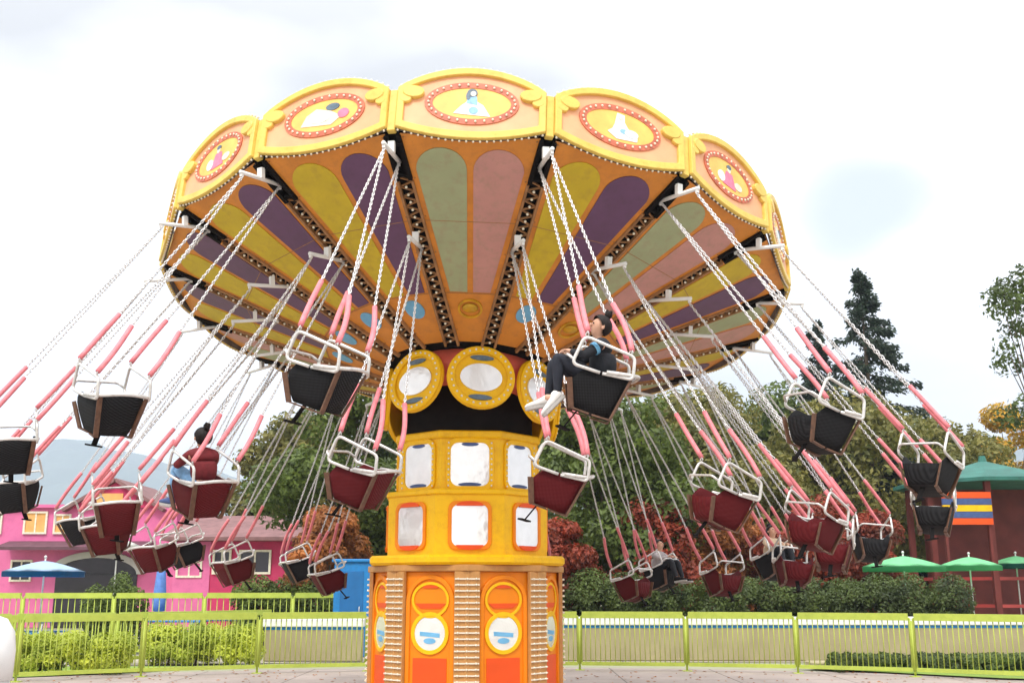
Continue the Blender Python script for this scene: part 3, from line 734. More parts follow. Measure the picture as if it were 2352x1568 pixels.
e[0].position = .36; e[0].color = (.73, .73, .735, 1); e[1].position = .66; e[1].color = (1.55, 1.55, 1.55, 1)
sx = N.new('ShaderNodeSeparateXYZ'); L.new(tc.outputs['Generated'], sx.inputs[0])
mr = N.new('ShaderNodeMapRange'); mr.inputs[1].default_value = .45; mr.inputs[2].default_value = 1; mr.inputs[3].default_value = 1.0; mr.inputs[4].default_value = 2.6
L.new(sx.outputs[2], mr.inputs[0]); L.new(rp.outputs[0], bg2.inputs[0]); L.new(mr.outputs[0], bg2.inputs[1])
# cloud cover: nearly closed, thin where a second slow noise is high
n2 = N.new('ShaderNodeTexNoise'); n2.inputs['Scale'].default_value = 1.1; n2.inputs['Detail'].default_value = 2
mp2 = N.new('ShaderNodeMapping'); mp2.inputs['Location'].default_value = (1.0, .1, .6); mp2.inputs['Scale'].default_value = (2, 2, 3)
L.new(tc.outputs['Generated'], mp2.inputs[0]); L.new(mp2.outputs[0], n2.inputs['Vector'])
m2 = N.new('ShaderNodeMapRange'); m2.inputs[1].default_value = .58; m2.inputs[2].default_value = .78; m2.inputs[3].default_value = .98; m2.inputs[4].default_value = .80
L.new(n2.outputs['Fac'], m2.inputs[0])
# one thin spot of cloud where pale blue shows, high on the right
d0 = (at(1985, 450, 100) - Vector((0, 0, CZ))).normalized()
dp = N.new('ShaderNodeVectorMath'); dp.operation = 'DOT_PRODUCT'; wob = N.new('ShaderNodeVectorMath'); wob.operation = 'MULTIPLY_ADD'
L.new(nz.outputs['Color'], wob.inputs[0]); wob.inputs[1].default_value = (.16, .16, .16); L.new(tc.outputs['Generated'], wob.inputs[2])
nm_ = N.new('ShaderNodeVectorMath'); nm_.operation = 'NORMALIZE'; L.new(wob.outputs[0], nm_.inputs[0]); L.new(nm_.outputs[0], dp.inputs[0])
dd = (d0 + Vector((.08, .08, .08))).normalized(); dp.inputs[1].default_value = dd
pm = N.new('ShaderNodeMapRange'); pm.interpolation_type = 'SMOOTHSTEP'; pm.inputs[1].default_value = cos(R(3.6)); pm.inputs[2].default_value = cos(R(1.2)); pm.inputs[3].default_value = 0; pm.inputs[4].default_value = 1; L.new(dp.outputs['Value'], pm.inputs[0])
pc = N.new('ShaderNodeMix'); pc.data_type = 'RGBA'; L.new(pm.outputs[0], pc.inputs[0]); L.new(rp.outputs[0], pc.inputs[6]); pc.inputs[7].default_value = (.72, .785, .88, 1); L.new(pc.outputs[2], bg2.inputs[0])
ms = N.new('ShaderNodeMixShader'); L.new(m2.outputs[0], ms.inputs[0]); L.new(bg1.outputs[0], ms.inputs[1]); L.new(bg2.outputs[0], ms.inputs[2]); L.new(ms.outputs[0], N['World Output'].inputs[0])
sl = bpy.data.lights.new('sun', 'SUN'); sl.energy = 1.9; sl.angle = R(12); sl.color = (1, .96, .9); so = bpy.data.objects.new('sun', sl); COL.objects.link(so)
dv = Vector((sin(R(SUN_AZ)) * cos(R(SUN_EL)), cos(R(SUN_AZ)) * cos(R(SUN_EL)), sin(R(SUN_EL)))); so.rotation_euler = dv.to_track_quat('Z', 'Y').to_euler()

# -- vegetation
def leafmat(name, c, c2):
    m = mat(name, c, .55, .35, 1.6, trans=.35); rp = [n for n in m.node_tree.nodes if n.type == 'VALTORGB'][0]
    rp.color_ramp.elements[0].color = c2; return m
L_GREEN = leafmat('green leaves', (.13, .18, .03, 1), (.045, .07, .016, 1))
L_OLIVE = leafmat('olive yellow leaves', (.24, .21, .05, 1), (.08, .10, .022, 1))
L_AUT = leafmat('autumn orange leaves', (.42, .15, .03, 1), (.18, .07, .025, 1))
L_RED = leafmat('autumn red leaves', (.32, .05, .02, 1), (.12, .03, .015, 1))
L_DARK = leafmat('dark conifer needles', (.035, .06, .035, 1), (.014, .028, .02, 1))
L_HEDGE = leafmat('dark hedge leaves', (.10, .14, .03, 1), (.035, .055, .018, 1))
L_LIME = leafmat('light shrub leaves', (.52, .56, .06, 1), (.26, .34, .04, 1))
L_YEL = leafmat('golden leaves', (.62, .38, .04, 1), (.3, .22, .04, 1))
M_BARK = mat('grey brown bark', (.12, .09, .065, 1), .9, .3, 6, bump=.6, bscale=20)
def leaves(name, blobs, n, size, m, seed, flat=0, parent=None):
    n = int(n * 4.2); size *= .68
    rnd = random.Random(seed); vs, fs = [], []; wts = [b[1] * b[2] * b[3] for b in blobs]
    for (c, rx, ry, rz) in rnd.choices(blobs, wts, k=n):
        while 1:
            x, y, z = rnd.uniform(-1, 1), rnd.uniform(-1, 1), rnd.uniform(-1, 1); q = x * x + y * y + z * z
            if q <= 1 and q > .15 * rnd.random(): break
        p = Vector(c) + Vector((x * rx, y * ry, z * rz)); d = mnoise.noise(p * (1.1 / max(.3, rz))) 
        if d < -.30: continue
        s = size * rnd.uniform(.6, 1.35); nrm = Vector((x, y, z + .35)) + Vector((rnd.gauss(0, .6), rnd.gauss(0, .6), rnd.gauss(0, .6))); nrm.normalize()
        u = nrm.orthogonal().normalized(); u = Matrix.Rotation(rnd.uniform(0, 6.28), 3, nrm) @ u; v = nrm.cross(u)
        i = len(vs); vs += [p - u * s, p - v * s * .5 + nrm * s * .12, p + u * s, p + v * s * .5 + nrm * s * .12]; fs.append((i, i + 1, i + 2, i + 3))
    me = bpy.data.meshes.new(name); me.from_pydata(vs, [], fs); me.materials.append(m)
    return link(name, me, parent)
def crown_blobs(cx, cy, z0, z1, r, rnd, k=16):
    out = []; zc = (z0 + z1) / 2; hh = (z1 - z0) / 2
    for i in range(k):
        t = rnd.uniform(-1, 1); a = rnd.uniform(0, 2 * pi); rr = r * sqrt(max(.05, 1 - t * t)) * rnd.uniform(.35, .85)
        b = r * rnd.uniform(.28, .48); out.append(((cx + rr * cos(a), cy + rr * sin(a), zc + t * hh * .82), b, b, b * rnd.uniform(.6, .9)))
    return out
def tree(label, x, y, h, r, z0, m, n=5000, size=.16, seed=1, group=None, name='deciduous_tree', k=18, zr=None):
    rnd = random.Random(seed); root = tag(empty(name, (x, y, 0)), label, 'tree', group)
    bl = crown_blobs(0, 0, z0, h, r, rnd, k); b = MB()
    fork = z0 + (h - z0) * .25
    b.tube([(0, 0, -.1), (.05, 0, .4), (.1 * rnd.random(), .1, fork * .6), (.12, .05, fork)], [r * .085, r * .06, r * .05, r * .042], 10)
    for (c, rx, ry, rz) in bl:
        c = Vector(c); s = Vector((.12, .05, fork * rnd.uniform(.75, 1))); md = s.lerp(c, .5) + Vector((0, 0, .3)); b.tube([s, md, c], [r * .025, r * .014, r * .005], 6)
    b.obj('trunk', M_BARK, parent=root); leaves('crown', bl, n, size, m, seed, parent=root); return root
def conifer(label, x, y, h, r, m, seed, n=9000):
    rnd = random.Random(seed); root = tag(empty('conifer_tree', (x, y, 0)), label, 'tree'); b = MB(); b.tube([(0, 0, -.1), (.02, 0, h * .5), (0, .03, h * .98)], [.26, .14, .02], 8)
    vs, fs = [], []; nb = 150
    for i in range(nb):
        t = (i + rnd.random()) / nb; z = h * (.10 + .90 * t); L_ = r * (1 - t) ** .8 * rnd.uniform(.65, 1.1) + .1; a = rnd.uniform(0, 2 * pi)
        e = Vector((cos(a) * L_, sin(a) * L_, z - L_ * .28 + .1)); s = Vector((0, 0, z)); b.tube([s, s.lerp(e, .6) + Vector((0, 0, .06)), e], [.035 * (1 - t) + .01, .02 * (1 - t) + .008, .004], 4)
        side = Vector((-sin(a), cos(a), 0))
        for j in range(int(n / nb * (.35 + 1.3 * (1 - t)))):
            q = rnd.random() ** .7; p = s.lerp(e, q) + side * rnd.gauss(0, .11 + .26 * (1 - t)) * (1.1 - q * .6) * r * .3 + Vector((0, 0, rnd.gauss(-.06, .09))); d = (e - s).normalized() * .6 + Vector((rnd.gauss(0, .4), rnd.gauss(0, .4), rnd.gauss(-.3, .3))); d.normalize(); o_ = d.orthogonal().normalized(); o_ = Matrix.Rotation(rnd.uniform(0, 6.28), 3, d) @ o_; l = .2; i0 = len(vs)
            vs += [p, p + d * l * .5 + o_ * .045, p + d * l, p + d * l * .5 - o_ * .045]; fs.append((i0, i0 + 1, i0 + 2, i0 + 3))
    b.obj('trunk', M_BARK, parent=root); me = bpy.data.meshes.new('crown'); me.from_pydata(vs, [], fs); me.materials.append(m); link('crown', me, root)
def bush(name, label, x0, x1, y, h, depth, m, seed, n=3000, size=.07, cat='hedge', round_=False):
    rnd = random.Random(seed); bl = []; k = max(3, int((x1 - x0) / (h * .45)))
    cx = (x0 + x1) / 2; root = tag(empty(name, (cx, y, 0)), label, cat); b = MB()
    for i in range(k):
        for lay in (0, 1):
            x = x0 - cx + (x1 - x0) * (i + .5) / k + rnd.uniform(-.1, .1); rz = h * rnd.uniform(.30, .37); prof = (1 - .35 * abs(2 * (i + .5) / k - 1) ** 2) if round_ else 1
            bl.append(((x, rnd.uniform(-.2, .2) * depth, (h * (.33 if lay == 0 else .68)) * prof), (x1 - x0) / k * .75, depth * .5, rz * prof))
        b.tube([(x, 0, -.05), (x + .05, .03, h * .5)], [.03, .012], 5)
    b.obj('stem', M_BARK, parent=root); leaves('foliage', bl, n, size, m, seed, parent=root); return root
def PX(px, d): return at(px, 1350, d).x
def HT(py, d): return at(1176, py, d).z
G = 'trees behind the ride'
tree('broad green tree just left behind the yellow tower', PX(800, 34), 34, HT(868, 34), 2.9, 1.6, L_GREEN, 9000, .15, 11, G, k=26)
tree('green tree directly behind the tower and rider', PX(1130, 37), 37, HT(820, 37), 3.2, 2.0, L_GREEN, 6500, .16, 12, G, k=22)
tree('large green tree right of the tower behind the red seats', PX(1420, 34), 34, HT(905, 34), 3.3, 1.4, L_GREEN, 10000, .15, 13, G, k=28)
tree('olive tree behind the right hand swing seats', PX(1700, 40), 40, HT(915, 40), 3.7, 1.5, L_OLIVE, 8500, .17, 14, G, k=26)
tree('wide yellowing tree below the tall conifer', PX(1960, 43), 43, HT(915, 43), 4.0, 1.5, L_OLIVE, 8500, .18, 15, G, k=26)
tree('olive tree at right with the red pavilion before it', PX(2230, 45), 45, HT(965, 45), 3.6, 1.3, L_OLIVE, 7000, .18, 16, G, k=24)
tree('tall thin crowned tree cut by the right picture edge', PX(2425, 30), 30, HT(590, 30), 1.35, 4.6, L_HEDGE, 900, .12, 17, G, k=20)
tree('golden tree at the right picture edge above the pavilion', PX(2345, 52), 52, HT(905, 52), 2.3, 3, L_YEL, 3500, .17, 18, G, k=14)
for i, (px, d, py, r, mm, lb) in enumerate([(690, 50, 945, 3.6, L_OLIVE, 'farther olive tree showing left of the broad green tree'), (1010, 52, 880, 4.5, L_GREEN, 'farther green tree filling the gap left of the tower'), (1290, 52, 850, 4.6, L_GREEN, 'farther tall green tree between rider and right tree'), (1580, 54, 880, 4.4, L_OLIVE, 'farther olive tree between the large green and olive trees'), (1830, 56, 905, 4.6, L_GREEN, 'farther green tree under the shorter conifer'), (2110, 58, 935, 4.6, L_OLIVE, 'farther yellowing tree right of the tall conifer')]):
    tree(lb, PX(px, d), d, HT(py, d), r, .8, mm, 6500, .22, 70 + i, G, k=26)
tree('orange autumn tree left of the tower above the blue booth', PX(735, 31), 31, HT(1165, 31), 1.7, .5, L_AUT, 4500, .11, 19, None, 'autumn_tree', k=18)
for i, (px, d, py, r, mm, lb) in enumerate([(1290, 31, 1190, 1.2, L_RED, 'small red autumn tree just right of the tower middle tier'), (1480, 32, 1160, 1.5, L_RED, 'red autumn tree under the large green tree'), (1650, 33, 1150, 1.5, L_AUT, 'rusty orange tree behind the low right swing seats'), (1850, 33, 1130, 1.6, L_RED, 'dark red autumn tree above the mint parasol'), (1990, 34, 1170, 1.3, L_RED, 'small red autumn tree beside the pavilion')]):
    tree(lb, PX(px, d), d, HT(py, d), r * 1.3, .4, mm, 4800, .11, 30 + i, 'autumn trees above the hedge', 'autumn_tree', k=16)
conifer('tall dark conifer rising against the sky at right', PX(2030, 46), 46, HT(622, 46), 4.3, L_DARK, 41, 42000)
conifer('shorter dark conifer left of the tall one', PX(1912, 48), 48, HT(740, 48), 3.0, L_DARK, 42, 22000)
bush('hedge', 'long dark clipped hedge behind the right fence', PX(1580, 29.5), PX(2215, 29.5), 29.5, HT(1322, 29.5), 1.3, L_HEDGE, 51, 14000, .07)
bush('hedge', 'low dark shrub bed beside the tower base at right', PX(1310, 30), PX(1570, 30), 30, HT(1310, 30), 1.2, L_HEDGE, 52, 6000, .07)
bush('hedge', 'green shrub border left of the blue booth', PX(545, 29.5), PX(775, 29.5), 29.5, HT(1325, 29.5), 1.2, L_GREEN, 53, 6000, .07)
bush('round_shrub', 'round green shrub before the pink building', PX(205, 28), PX(330, 28), 28, HT(1318, 28), 1.2, L_GREEN, 54, 3500, .06, 'shrub', True)
bush('low_shrub', 'bright lime green shrubs beside the lawn at left', PX(-60, 21.4), PX(310, 21.4), 21.4, .78, .8, L_LIME, 55, 6000, .05, 'shrub')
bush('low_shrub', 'yellow green shrub behind the middle of the left fence', PX(340, 24), PX(605, 24), 24, .85, .9, L_LIME, 56, 5000, .05, 'shrub')

# -- fence of lime panels along an arc behind the ride
fence = tag(empty('metal_fence', (0, 22.4, 0)), 'lime green metal fence of bolted panels curving behind the ride', 'fence')
def fence_run(root, cx, cy, rad, a0, a1, pl, h=1.1, nb=19, base=(0, 22.4)):
    n = max(1, round(abs((a1 - a0) * rad) / pl)); me = None
    for i in range(n):
        t0 = a0 + (a1 - a0) * i / n; t1 = a0 + (a1 - a0) * (i + 1) / n
        p0 = Vector((cx + rad * sin(t0), cy + rad * cos(t0), 0)); p1 = Vector((cx + rad * sin(t1), cy + rad * cos(t1), 0)); d = p1 - p0; Lp = d.length
        if me is None:
            q = Lp / 2 - .035; b = MB(); b.tube([(-q, 0, .12), (-q, 0, h - .06), (-q + .05, 0, h - .02), (q - .05, 0, h - .02), (q, 0, h - .06), (q, 0, .12)], .024, 8)
            b.box(-q + .02, q - .02, -.04, .04, h - .09, h + .04); b.box(-q, q, -.025, .025, .09, .16)
            f_me = b.mesh('fence_panel', M_LIME)
            b = MB()
            for k in range(nb + 1): x = -q + .04 + (2 * q - .08) * (k + .5) / (nb + 1); b.tube([(x, 0, .14), (x, 0, h - .03)], .010, 5)
            ba_me = b.mesh('balusters', M_LIME); b = MB(); b.box(-.09, .09, -.09, .09, 0, .012); b.tube([(0, 0, 0), (0, 0, h - .1)], .022, 8); po_me = b.mesh('post', M_LIME); me = 1
        rz = atan2(d.y, d.x); mid = (p0 + p1) / 2 - Vector((*base, 0))
        M = Matrix.Translation(mid) @ Matrix.Rotation(rz, 4, 'Z'); o = link('fence_panel', f_me, root, M); link('balusters', ba_me, o)
        link('post', po_me, root, Matrix.Translation(p0 - Vector((*base, 0))))
fence_run(fence, 0.3, 6.5, 15.9, R(-50), R(50), 2.2)
f2_ = tag(empty('metal_fence', (-12, 27, 0)), 'second lime fence farther back in front of the pink building', 'fence')
fence_run(f2_, -14, 60, -33.5, R(-22), R(22), 2.1, 1.45, 12, (-12, 27))
f3_ = tag(empty('metal_fence', (-8, 22, 0)), 'lime fence swinging back across the lawn at left', 'fence')
fence_run(f3_, -17, 33.5, -12.8, R(-60), R(15), 2.1, 1.05, 12, (-8, 22))

# -- low beige walls with white coping and blue stripe
M_BEIGE = mat('beige render', (.36, .31, .18, 1), .85, .1, 2, bump=.3, dirt=(.34, .28, .18, 1))
M_BLUE = mat('bright blue paint', (.01, .20, .52, 1), .4, .08, 4, dirt=(.01, .12, .3, 1))
def lowwall(label, x0, x1, y, h):
    r = tag(empty('low_wall', ((x0 + x1) / 2, y, 0)), label, 'low wall'); w = (x1 - x0) / 2
    b = MB(); b.box(-w, w, 0, .3, 0, h - .24); b.obj('wall', M_BEIGE, parent=r, bevel=.01)
    b = MB(); b.box(-w, w, -.006, .306, h - .239, h - .18); b.obj('stripe', M_BLUE, parent=r)
    b = MB(); b.box(-w - .03, w + .03, -.05, .35, h - .179, h); b.obj('coping', M_WHITEP, parent=r, bevel=.015)
lowwall('long beige low wall with white coping and blue stripe behind right fence', PX(1225, 25.2), PX(2700, 25.2), 25.2, HT(1416, 25.2))
lowwall('short beige low wall with white coping left of the tower', PX(612, 25), PX(835, 25), 25, HT(1420, 25))
b = MB(); b.box(PX(1850, 23), PX(2700, 23), 22.75, 23.4, 0, .12); tag(b.obj('planter_kerb', M_BEIGE, bevel=.02), 'beige planter kerb holding dark grass at lower right', 'planter')
plane('planting_bed', [(PX(1870, 20.6) , 22.74), (PX(1850, 21.5) + 3, 20.0), (16, 17.5), (22, 22.74)], .03, M_GRASS)
bush('low_shrub', 'dark green ground plants in the planter at lower right', PX(1900, 22.2), PX(2420, 22.2), 22.2, .34, 1.2, L_HEDGE, 57, 6000, .05, 'shrub')

# -- blue booth
bo = tag(empty('ticket_booth', (PX(808, 26.5), 26.5, 0)), 'tall bright blue ticket booth standing left of the tower', 'booth'); bh = HT(1283, 26.5)
b = MB(); b.box(-.44, .44, 0, 1.0, 0, bh - .08); b.obj('cabin', M_BLUE, parent=bo, bevel=.02)
b = MB(); b.box(-.5, .5, -.06, 1.06, bh - .079, bh); b.obj('roof', M_BLUE, parent=bo, bevel=.02)
b = MB(); b.box(-.28, .28, -.02, .0, .08, 2.0); d_ = b.obj('door', mat('deep blue paint', (.008, .13, .36, 1), .4, .08, 4), parent=bo, bevel=.006)
b = MB(); b.tube([(.2, -.02, 1.0), (.2, -.06, 1.02), (.2, -.06, 1.15), (.2, -.02, 1.17)], .01, 6); b.obj('handle', M_RAIL, parent=d_)

# -- pink buildings
M_PINK = mat('hot pink render', (.72, .16, .36, 1), .75, .08, .8, bump=.15, dirt=(.55, .10, .27, 1))
M_MAG = mat('magenta render', (.58, .035, .13, 1), .75, .1, .8, bump=.15, dirt=(.4, .02, .1, 1))
M_ROSE = mat('mauve roof tile', (.22, .11, .11, 1), .8, .2, 3, bump=.5, bscale=8)
M_OWIN = mat('orange shutter', (.80, .42, .13, 1), .5, .1, 3)
M_MAUVE = mat('dark mauve awning canvas', (.12, .05, .07, 1), .8, .2, 3)
M_GLASS = mat('dark shop glass', (.03, .025, .035, 1), .1, .2, 2)
M_STONE = mat('pale grey render', (.55, .56, .54, 1), .8, .1, 1)
Y1 = 46
def bldg(label, px0, px1, pyt, d, m, depth=7):
    x0, x1 = PX(px0, d), PX(px1, d); r = tag(empty('pink_building', ((x0 + x1) / 2, d, 0)), label, 'building'); cx = (x0 + x1) / 2; h = HT(pyt, d)
    b = MB(); b.box(x0 - cx, x1 - cx, 0, depth, 0, h); b.obj('wall', m, parent=r)
    return r, cx, h, x1 - x0
def win(r, cx, d, px0, px1, py0, py1, mw, arch=False):
    x0, x1 = PX(px0, d) - cx, PX(px1, d) - cx; z1, z0 = HT(py0, d), HT(py1, d)
    b = MB(); b.ring([(x0, z0), (x1, z0), (x1, z1), (x0, z1)], [(x0 + .08, z0 + .08), (x1 - .08, z0 + .08), (x1 - .08, z1 - .08), (x0 + .08, z1 - .08)], lambda u, v, q: Vector((u, -q - .002, v)), .08)
    mx_ = (x0 + x1) / 2; b.box(mx_ - .03, mx_ + .03, -.055, -.002, z0 + .08, z1 - .08); f = b.obj('window', M_CREAM, parent=r)
    b = MB(); b.box(x0 + .08, x1 - .08, -.03, -.003, z0 + .08, z1 - .08); b.obj('shutter', mw, parent=f)
rA, cA, hA, wA = bldg('large hot pink hall with orange shutters at far left', -260, 395, 1166, Y1, M_PINK)
win(rA, cA, Y1, 40, 95, 1174, 1226, M_OWIN); win(rA, cA, Y1, 110, 150, 1180, 1226, M_OWIN); win(rA, cA, Y1, 205, 262, 1172, 1210, M_OWIN); win(rA, cA, Y1, -70, -10, 1174, 1226, M_GLASS)
x0, x1 = PX(150, Y1) - cA, PX(352, Y1) - cA; zt = HT(1108, Y1)
b = MB(); b.slab([(x0, hA), (x1, hA), ((x0 + x1) / 2, zt)], lambda u, v, q: Vector((u, -.2 + q, v)), 5); b.obj('gable', M_MAG, parent=rA)
b = MB(); c_ = (x0 + x1) / 2; b.slab([(c_ - .85, hA + .05), (c_ + .35, hA + .05), (c_ + .35, hA + .6), (c_ - .85, hA + .6)], lambda u, v, q: Vector((u, -.201 - q, v)), .05); b.obj('gable_shutter', M_OWIN, parent=rA)
b = MB()
for s, e_ in ((x0 - .3, c_), (x1 + .3, c_)): b.bar((s, 2.2, hA - .12), (e_, 2.2, zt + .1), 5.2, .14, up=Vector((0, 0, 1)))
b.obj('gable_roof', M_ROSE, parent=rA)
b = MB(); b.box(-wA / 2 - .1, x0 - .3, -.2, 7.1, hA + .002, hA + .14); b.obj('parapet', M_PINK, parent=rA)
xa, xb = PX(10, Y1) - cA, PX(350, Y1) - cA; za, zb = HT(1242, Y1), HT(1262, Y1)
b = MB(); b.slab([(0, za), (0, za - .1), (-1.3, zb - .05), (-1.3, zb + .08)], lambda v, z, q: Vector((xa + q, v - .002, z)), xb - xa); b.obj('awning', M_MAUVE, parent=rA)
ax0, ax1 = PX(110, Y1) - cA, PX(330, Y1) - cA; mxa = (ax0 + ax1) / 2; rw = (ax1 - ax0) / 2; az = HT(1318, Y1)
b = MB(); b.ring(arc(mxa, az, rw, .95, 0, pi, 20), arc(mxa, az, rw - .3, .68, 0, pi, 20), lambda u, v, q: Vector((u, -q - .003, v)), .16); b.obj('arch', M_STONE, parent=rA)
b = MB(); b.slab([(mxa - rw + .3, 0), (mxa + rw - .3, 0)] + arc(mxa, az, rw - .3, .68, 0, pi, 20), lambda u, v, q: Vector((u, -q - .002, v)), .05); b.obj('entrance', M_GLASS, parent=rA)
for px in (-40, 45): win(rA, cA, Y1, px - 25, px + 25, 1285, 1335, M_GLASS)
Y2 = 41
rB, cB, hB, wB = bldg('low magenta building with mauve tiled roof left of the autumn tree', 395, 668, 1236, Y2, M_MAG, 6)
b = MB(); b.slab([(-.7, hB - .1), (-.7, hB + .03), (3, HT(1172, Y2)), (6.7, hB + .03), (6.7, hB - .1)], lambda v, z, q: Vector((-wB / 2 - .35 + q, v, z)), wB + .7); b.obj('roof', M_ROSE, parent=rB)
win(rB, cB, Y2, 402, 462, 1288, 1326, M_OWIN); win(rB, cB, Y2, 545, 620, 1262, 1318, M_GLASS); win(rB, cB, Y2, 485, 528, 1262, 1318, M_GLASS)
b = MB(); b.box(PX(395, Y2) - cB + .01, PX(480, Y2) - cB, -.04, -.002, 0, hB - .12); b.obj('pink_bay', M_PINK, parent=rB)
# pale clock-like lantern tower between the two
lt = tag(empty('lantern_tower', (PX(452, 50), 50, 0)), 'slim pale grey tower with white cap rising over the magenta roof', 'tower'); hl = HT(1150, 50)
b = MB(); b.box(-.45, .45, 0, .9, 0, hl); b.obj('shaft', M_STONE, parent=lt, bevel=.03)
b = MB(); b.lathe([(1.0, hl), (1.0, hl + .12), (.55, hl + .3), (.5, hl + .9), (.7, hl + .95), (.05, hl + 1.5)], 16, Matrix.Translation((0, .45, 0))); b.obj('cap', M_CREAM, parent=lt)

# -- parasols
def parasol(label, px, pyt, pyb, d, hwpx, m, mv, group=None):
    x = PX(px, d); zt, zb = HT(pyt, d), HT(pyb, d); r = hwpx / F * d * 1.0
    root = tag(empty('parasol', (x, d, 0)), label, 'parasol', group); n = 8; vs, fs = [], []
    for j, t in enumerate([0, .25, .5, .75, 1]):
        for k in range(n * 4):
            a = 2 * pi * k / (n * 4); sc_ = 1 - .06 * (1 - cos(a * n)) * t * .5; rr = r * t * sc_ + .02
            vs.append((rr * cos(a), rr * sin(a), zt - (zt - zb) * (t ** 1.25) + .03 * t * (cos(a * n) - 1) * .5))
    nn = n * 4
    for j in range(4):
        for k in range(nn): fs.append((j * nn + k, j * nn + (k + 1) % nn, (j + 1) * nn + (k + 1) % nn, (j + 1) * nn + k))
    b = MB(); b.add(vs, fs, True); bmesh.ops.solidify(b.bm, geom=b.bm.faces[:], thickness=.012); b.obj('canopy', m, parent=root)
    vs = []; 
    for dz in (0, .14):
        for k in range(nn): a = 2 * pi * k / nn; rr = r * (1 - .06 * (1 - cos(a * n)) * .5) + .03; vs.append((rr * cos(a), rr * sin(a), zb - dz - .01))
    b = MB(); b.add(vs, [(k, (k + 1) % nn, nn + (k + 1) % nn, nn + k) for k in range(nn)], True); bmesh.ops.solidify(b.bm, geom=b.bm.faces[:], thickness=.008); b.obj('valance', mv, parent=root)
    b = MB(); b.tube([(0, 0, .05), (0, 0, zt + .08)], .025, 8); b.ball((0, 0, zt + .1), .045, n=8, m=6); b.obj('pole', M_RAIL, parent=root)
    b = MB(); b.lathe([(.28, 0), (.28, .06), (.06, .1), (.04, .3)], 16); b.obj('base', M_STONE, parent=root)
    b = MB()
    for k in range(n): a = 2 * pi * k / n; b.bar((0, 0, zt - .15), (r * .93 * cos(a), r * .93 * sin(a), zb - .01), .015)
    b.obj('rib', M_RAIL, parent=root)
M_MINT = mat('mint canvas', (.42, .90, .56, 1), .8, .06, 3, trans=.3); M_MINT2 = mat('deep mint canvas', (.16, .6, .3, 1), .8, .06, 3, trans=.2)
M_ICE = mat('pale blue canvas', (.62, .76, .92, 1), .8, .05, 3, trans=.2); M_WCAN = mat('white canvas', (.85, .85, .83, 1), .8, .04, 3, trans=.2)
parasol('mint green parasol behind the hedge, leftmost and fullest of the mint ones', 2080, 1276, 1300, 31.5, 90, M_MINT, M_MINT2)
parasol('mint green parasol in front of the red pavilion', 2232, 1278, 1298, 33, 68, M_MINT, M_MINT2)
parasol('small teal tinted parasol at the right picture edge', 2340, 1276, 1294, 35, 60, M_MINT, M_TEAL)
parasol('wide pale blue parasol with blue valance at lower left', 98, 1287, 1311, 30, 88, M_ICE, M_BLUE)
parasol('white parasol right of the dark mauve awning', 262, 1235, 1252, 36, 48, M_WCAN, M_WCAN)
cp = tag(empty('closed_parasol', (PX(368, 30), 30, 0)), 'closed blue parasol before the pink wall, right of the round shrub', 'parasol')
hc = HT(1285, 30); b = MB(); b.lathe([(.03, .95), (.17, 1.0), (.19, 1.25), (.12, hc - .3), (.03, hc)], 14); b.obj('canopy', mat('blue lavender canvas', (.12, .25, .62, 1), .8, .2, 6), parent=cp)
b = MB(); b.tube([(0, 0, .05), (0, 0, hc + .06)], .02, 8); b.obj('pole', M_RAIL, parent=cp); b = MB(); b.lathe([(.26, 0), (.26, .07), (.05, .1)], 14); b.obj('base', M_STONE, parent=cp)
# picnic tables
def ptable(label, px, d, m):
    r = tag(empty('picnic_table', (PX(px, d), d, 0)), label, 'table'); b = MB()
    for i in range(5): b.box(-.9, .9, -.36 + i * .15, -.23 + i * .15, .72, .76)
    b.obj('table_top', m, parent=r, bevel=.006)
    for sy in (-1, 1):
        b = MB()
        for i in range(2): b.box(-.9, .9, sy * .68 - .14 + i * .15, sy * .68 - .01 + i * .15, .43, .47)
        b.obj('bench', m, parent=r, bevel=.006)
    for sx in (-.65, .65):
        b = MB(); b.bar((sx, -.28, .719), (sx, -.55, 0), .06); b.bar((sx, .28, .719), (sx, .55, 0), .06); b.bar((sx, -.8, .4), (sx, .8, .4), .05); b.obj('leg', M_STONE, parent=r)
ptable('blue picnic table under the pale blue parasol', 60, 29.5, M_BLUE)
ptable('navy picnic table in front of the magenta building', 505, 30.5, M_NAVY)
ptable('blue picnic table near the closed parasol', 400, 29.4, M_BLUE)

# -- pavilion at right
M_PAV = mat('dark oxblood timber', (.16, .025, .02, 1), .7, .2, 2, bump=.3); M_RAILR = mat('red rail paint', (.42, .05, .045, 1), .5, .1, 4)
pv_ = tag(empty('pavilion', (PX(2285, 37), 37, 0)), 'dark red timber pavilion with teal roof at the right edge', 'pavilion'); hp = HT(1120, 37)
b = MB(); b.lathe([(3.0, hp), (3.0, hp + .12), (1.2, hp + .6), (.15, hp + .9), (.1, hp + 1.1)], 8, Matrix.Rotation(R(22.5), 4, 'Z'), smooth=False); b.obj('roof', mat('dull teal roof sheet', (.03, .16, .13, 1), .7, .2, 2, dirt=(.03, .08, .06, 1)), parent=pv_)
for k in range(8): a = 2 * pi * (k + .5) / 8; b = MB(); b.bar((2.5 * cos(a), 2.5 * sin(a), 0), (2.5 * cos(a), 2.5 * sin(a), hp), .18); b.obj('post', M_PAV, parent=pv_)
b = MB()
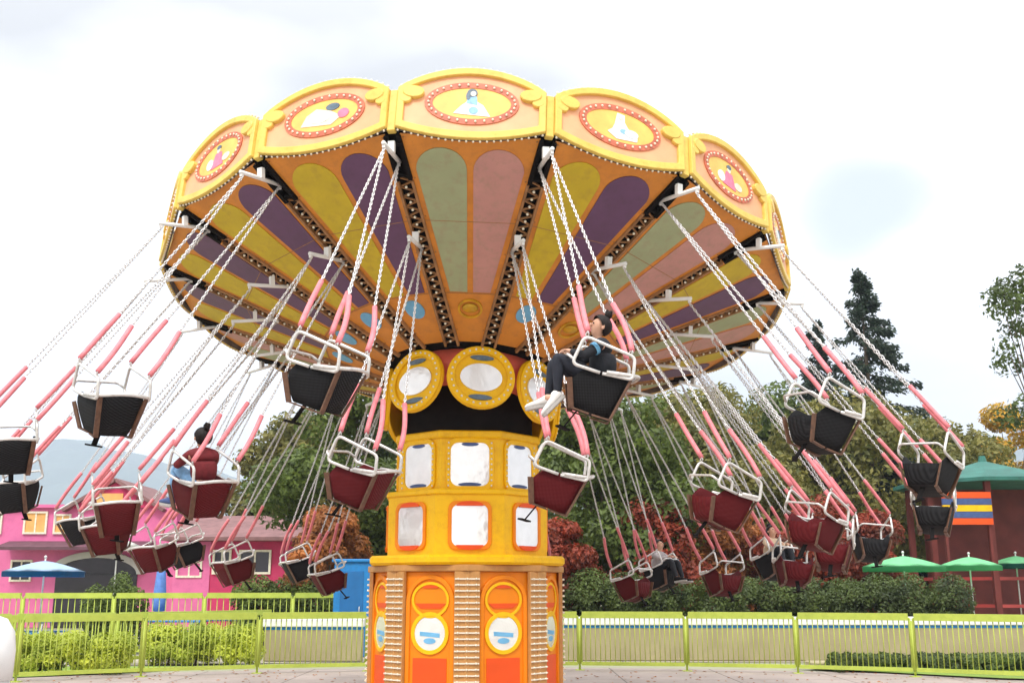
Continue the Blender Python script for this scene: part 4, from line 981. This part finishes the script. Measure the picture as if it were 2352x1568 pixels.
for z in (.45, 1.05, 1.9):
    for k in range(8):
        a = 2 * pi * (k + .5) / 8; c2 = 2 * pi * (k + 1.5) / 8; b.bar((2.5 * cos(a), 2.5 * sin(a), z), (2.5 * cos(c2), 2.5 * sin(c2), z), .07, .1)
b.obj('railing', M_RAILR, parent=pv_)
b = MB(); b.box(-1.7, 1.9, .6, 1.4, 0, hp - .002); b.obj('back_wall', M_PAV, parent=pv_)
# striped board above its counter
sb = MB(); cols = [M_TRED, M_NAVY, M_TYEL, M_NAVY, M_TRED]
stripe = tag(empty('striped_sign', (PX(2245, 34), 34.2, 0)), 'signboard with red, navy and yellow stripes before the pavilion', 'sign'); z1, z0 = HT(1128, 34), HT(1204, 34)
for i, mm in enumerate(cols):
    a = z1 - (z1 - z0) * i / 5; b = MB(); b.box(-.78, .78, -.04, .04, a - (z1 - z0) / 5 + .01, a); b.obj('stripe', mm, parent=stripe)
for s in (-.7, .7): b = MB(); b.box(s - .04, s + .04, .041, .12, 0, z1); b.obj('post', M_PAV, parent=stripe)

# -- white rounded bin at the left edge
wb = tag(empty('litter_bin', (PX(-28, 6.2), 6.2, 0)), 'white domed litter bin cut off by the left picture edge', 'bin'); hb = HT(1408, 6.2)
b = MB(); b.lathe([(.15, 0), (.165, .05), (.165, hb - .36)], 32); b.obj('body', M_WHITEP, parent=wb)
b = MB(); b.lathe([(.175, hb - .36), (.178, hb - .2), (.165, hb - .1), (.12, hb - .03), (.05, hb - .004), (.01, hb)], 32); b.obj('lid', M_WHITEP, parent=wb)


# -- fallen leaves on the plaza
rnd = random.Random(99); vs, fs = [], []
for i in range(900):
    x, y = rnd.uniform(-11, 11), rnd.uniform(15.5, 22.2); z = .008; a = rnd.uniform(0, 6.28); l = rnd.uniform(.025, .05); i0 = len(vs)
    vs += [(x + l * cos(a), y + l * sin(a), z), (x - l * .5 * sin(a), y + l * .5 * cos(a), z + .012), (x - l * cos(a), y - l * sin(a), z), (x + l * .5 * sin(a), y - l * .5 * cos(a), z + .01)]; fs.append((i0, i0 + 1, i0 + 2, i0 + 3))
me = bpy.data.meshes.new('fallen_leaves'); me.from_pydata(vs, [], fs); me.materials.append(L_AUT); o = link('fallen_leaves', me); o['kind'] = 'stuff'
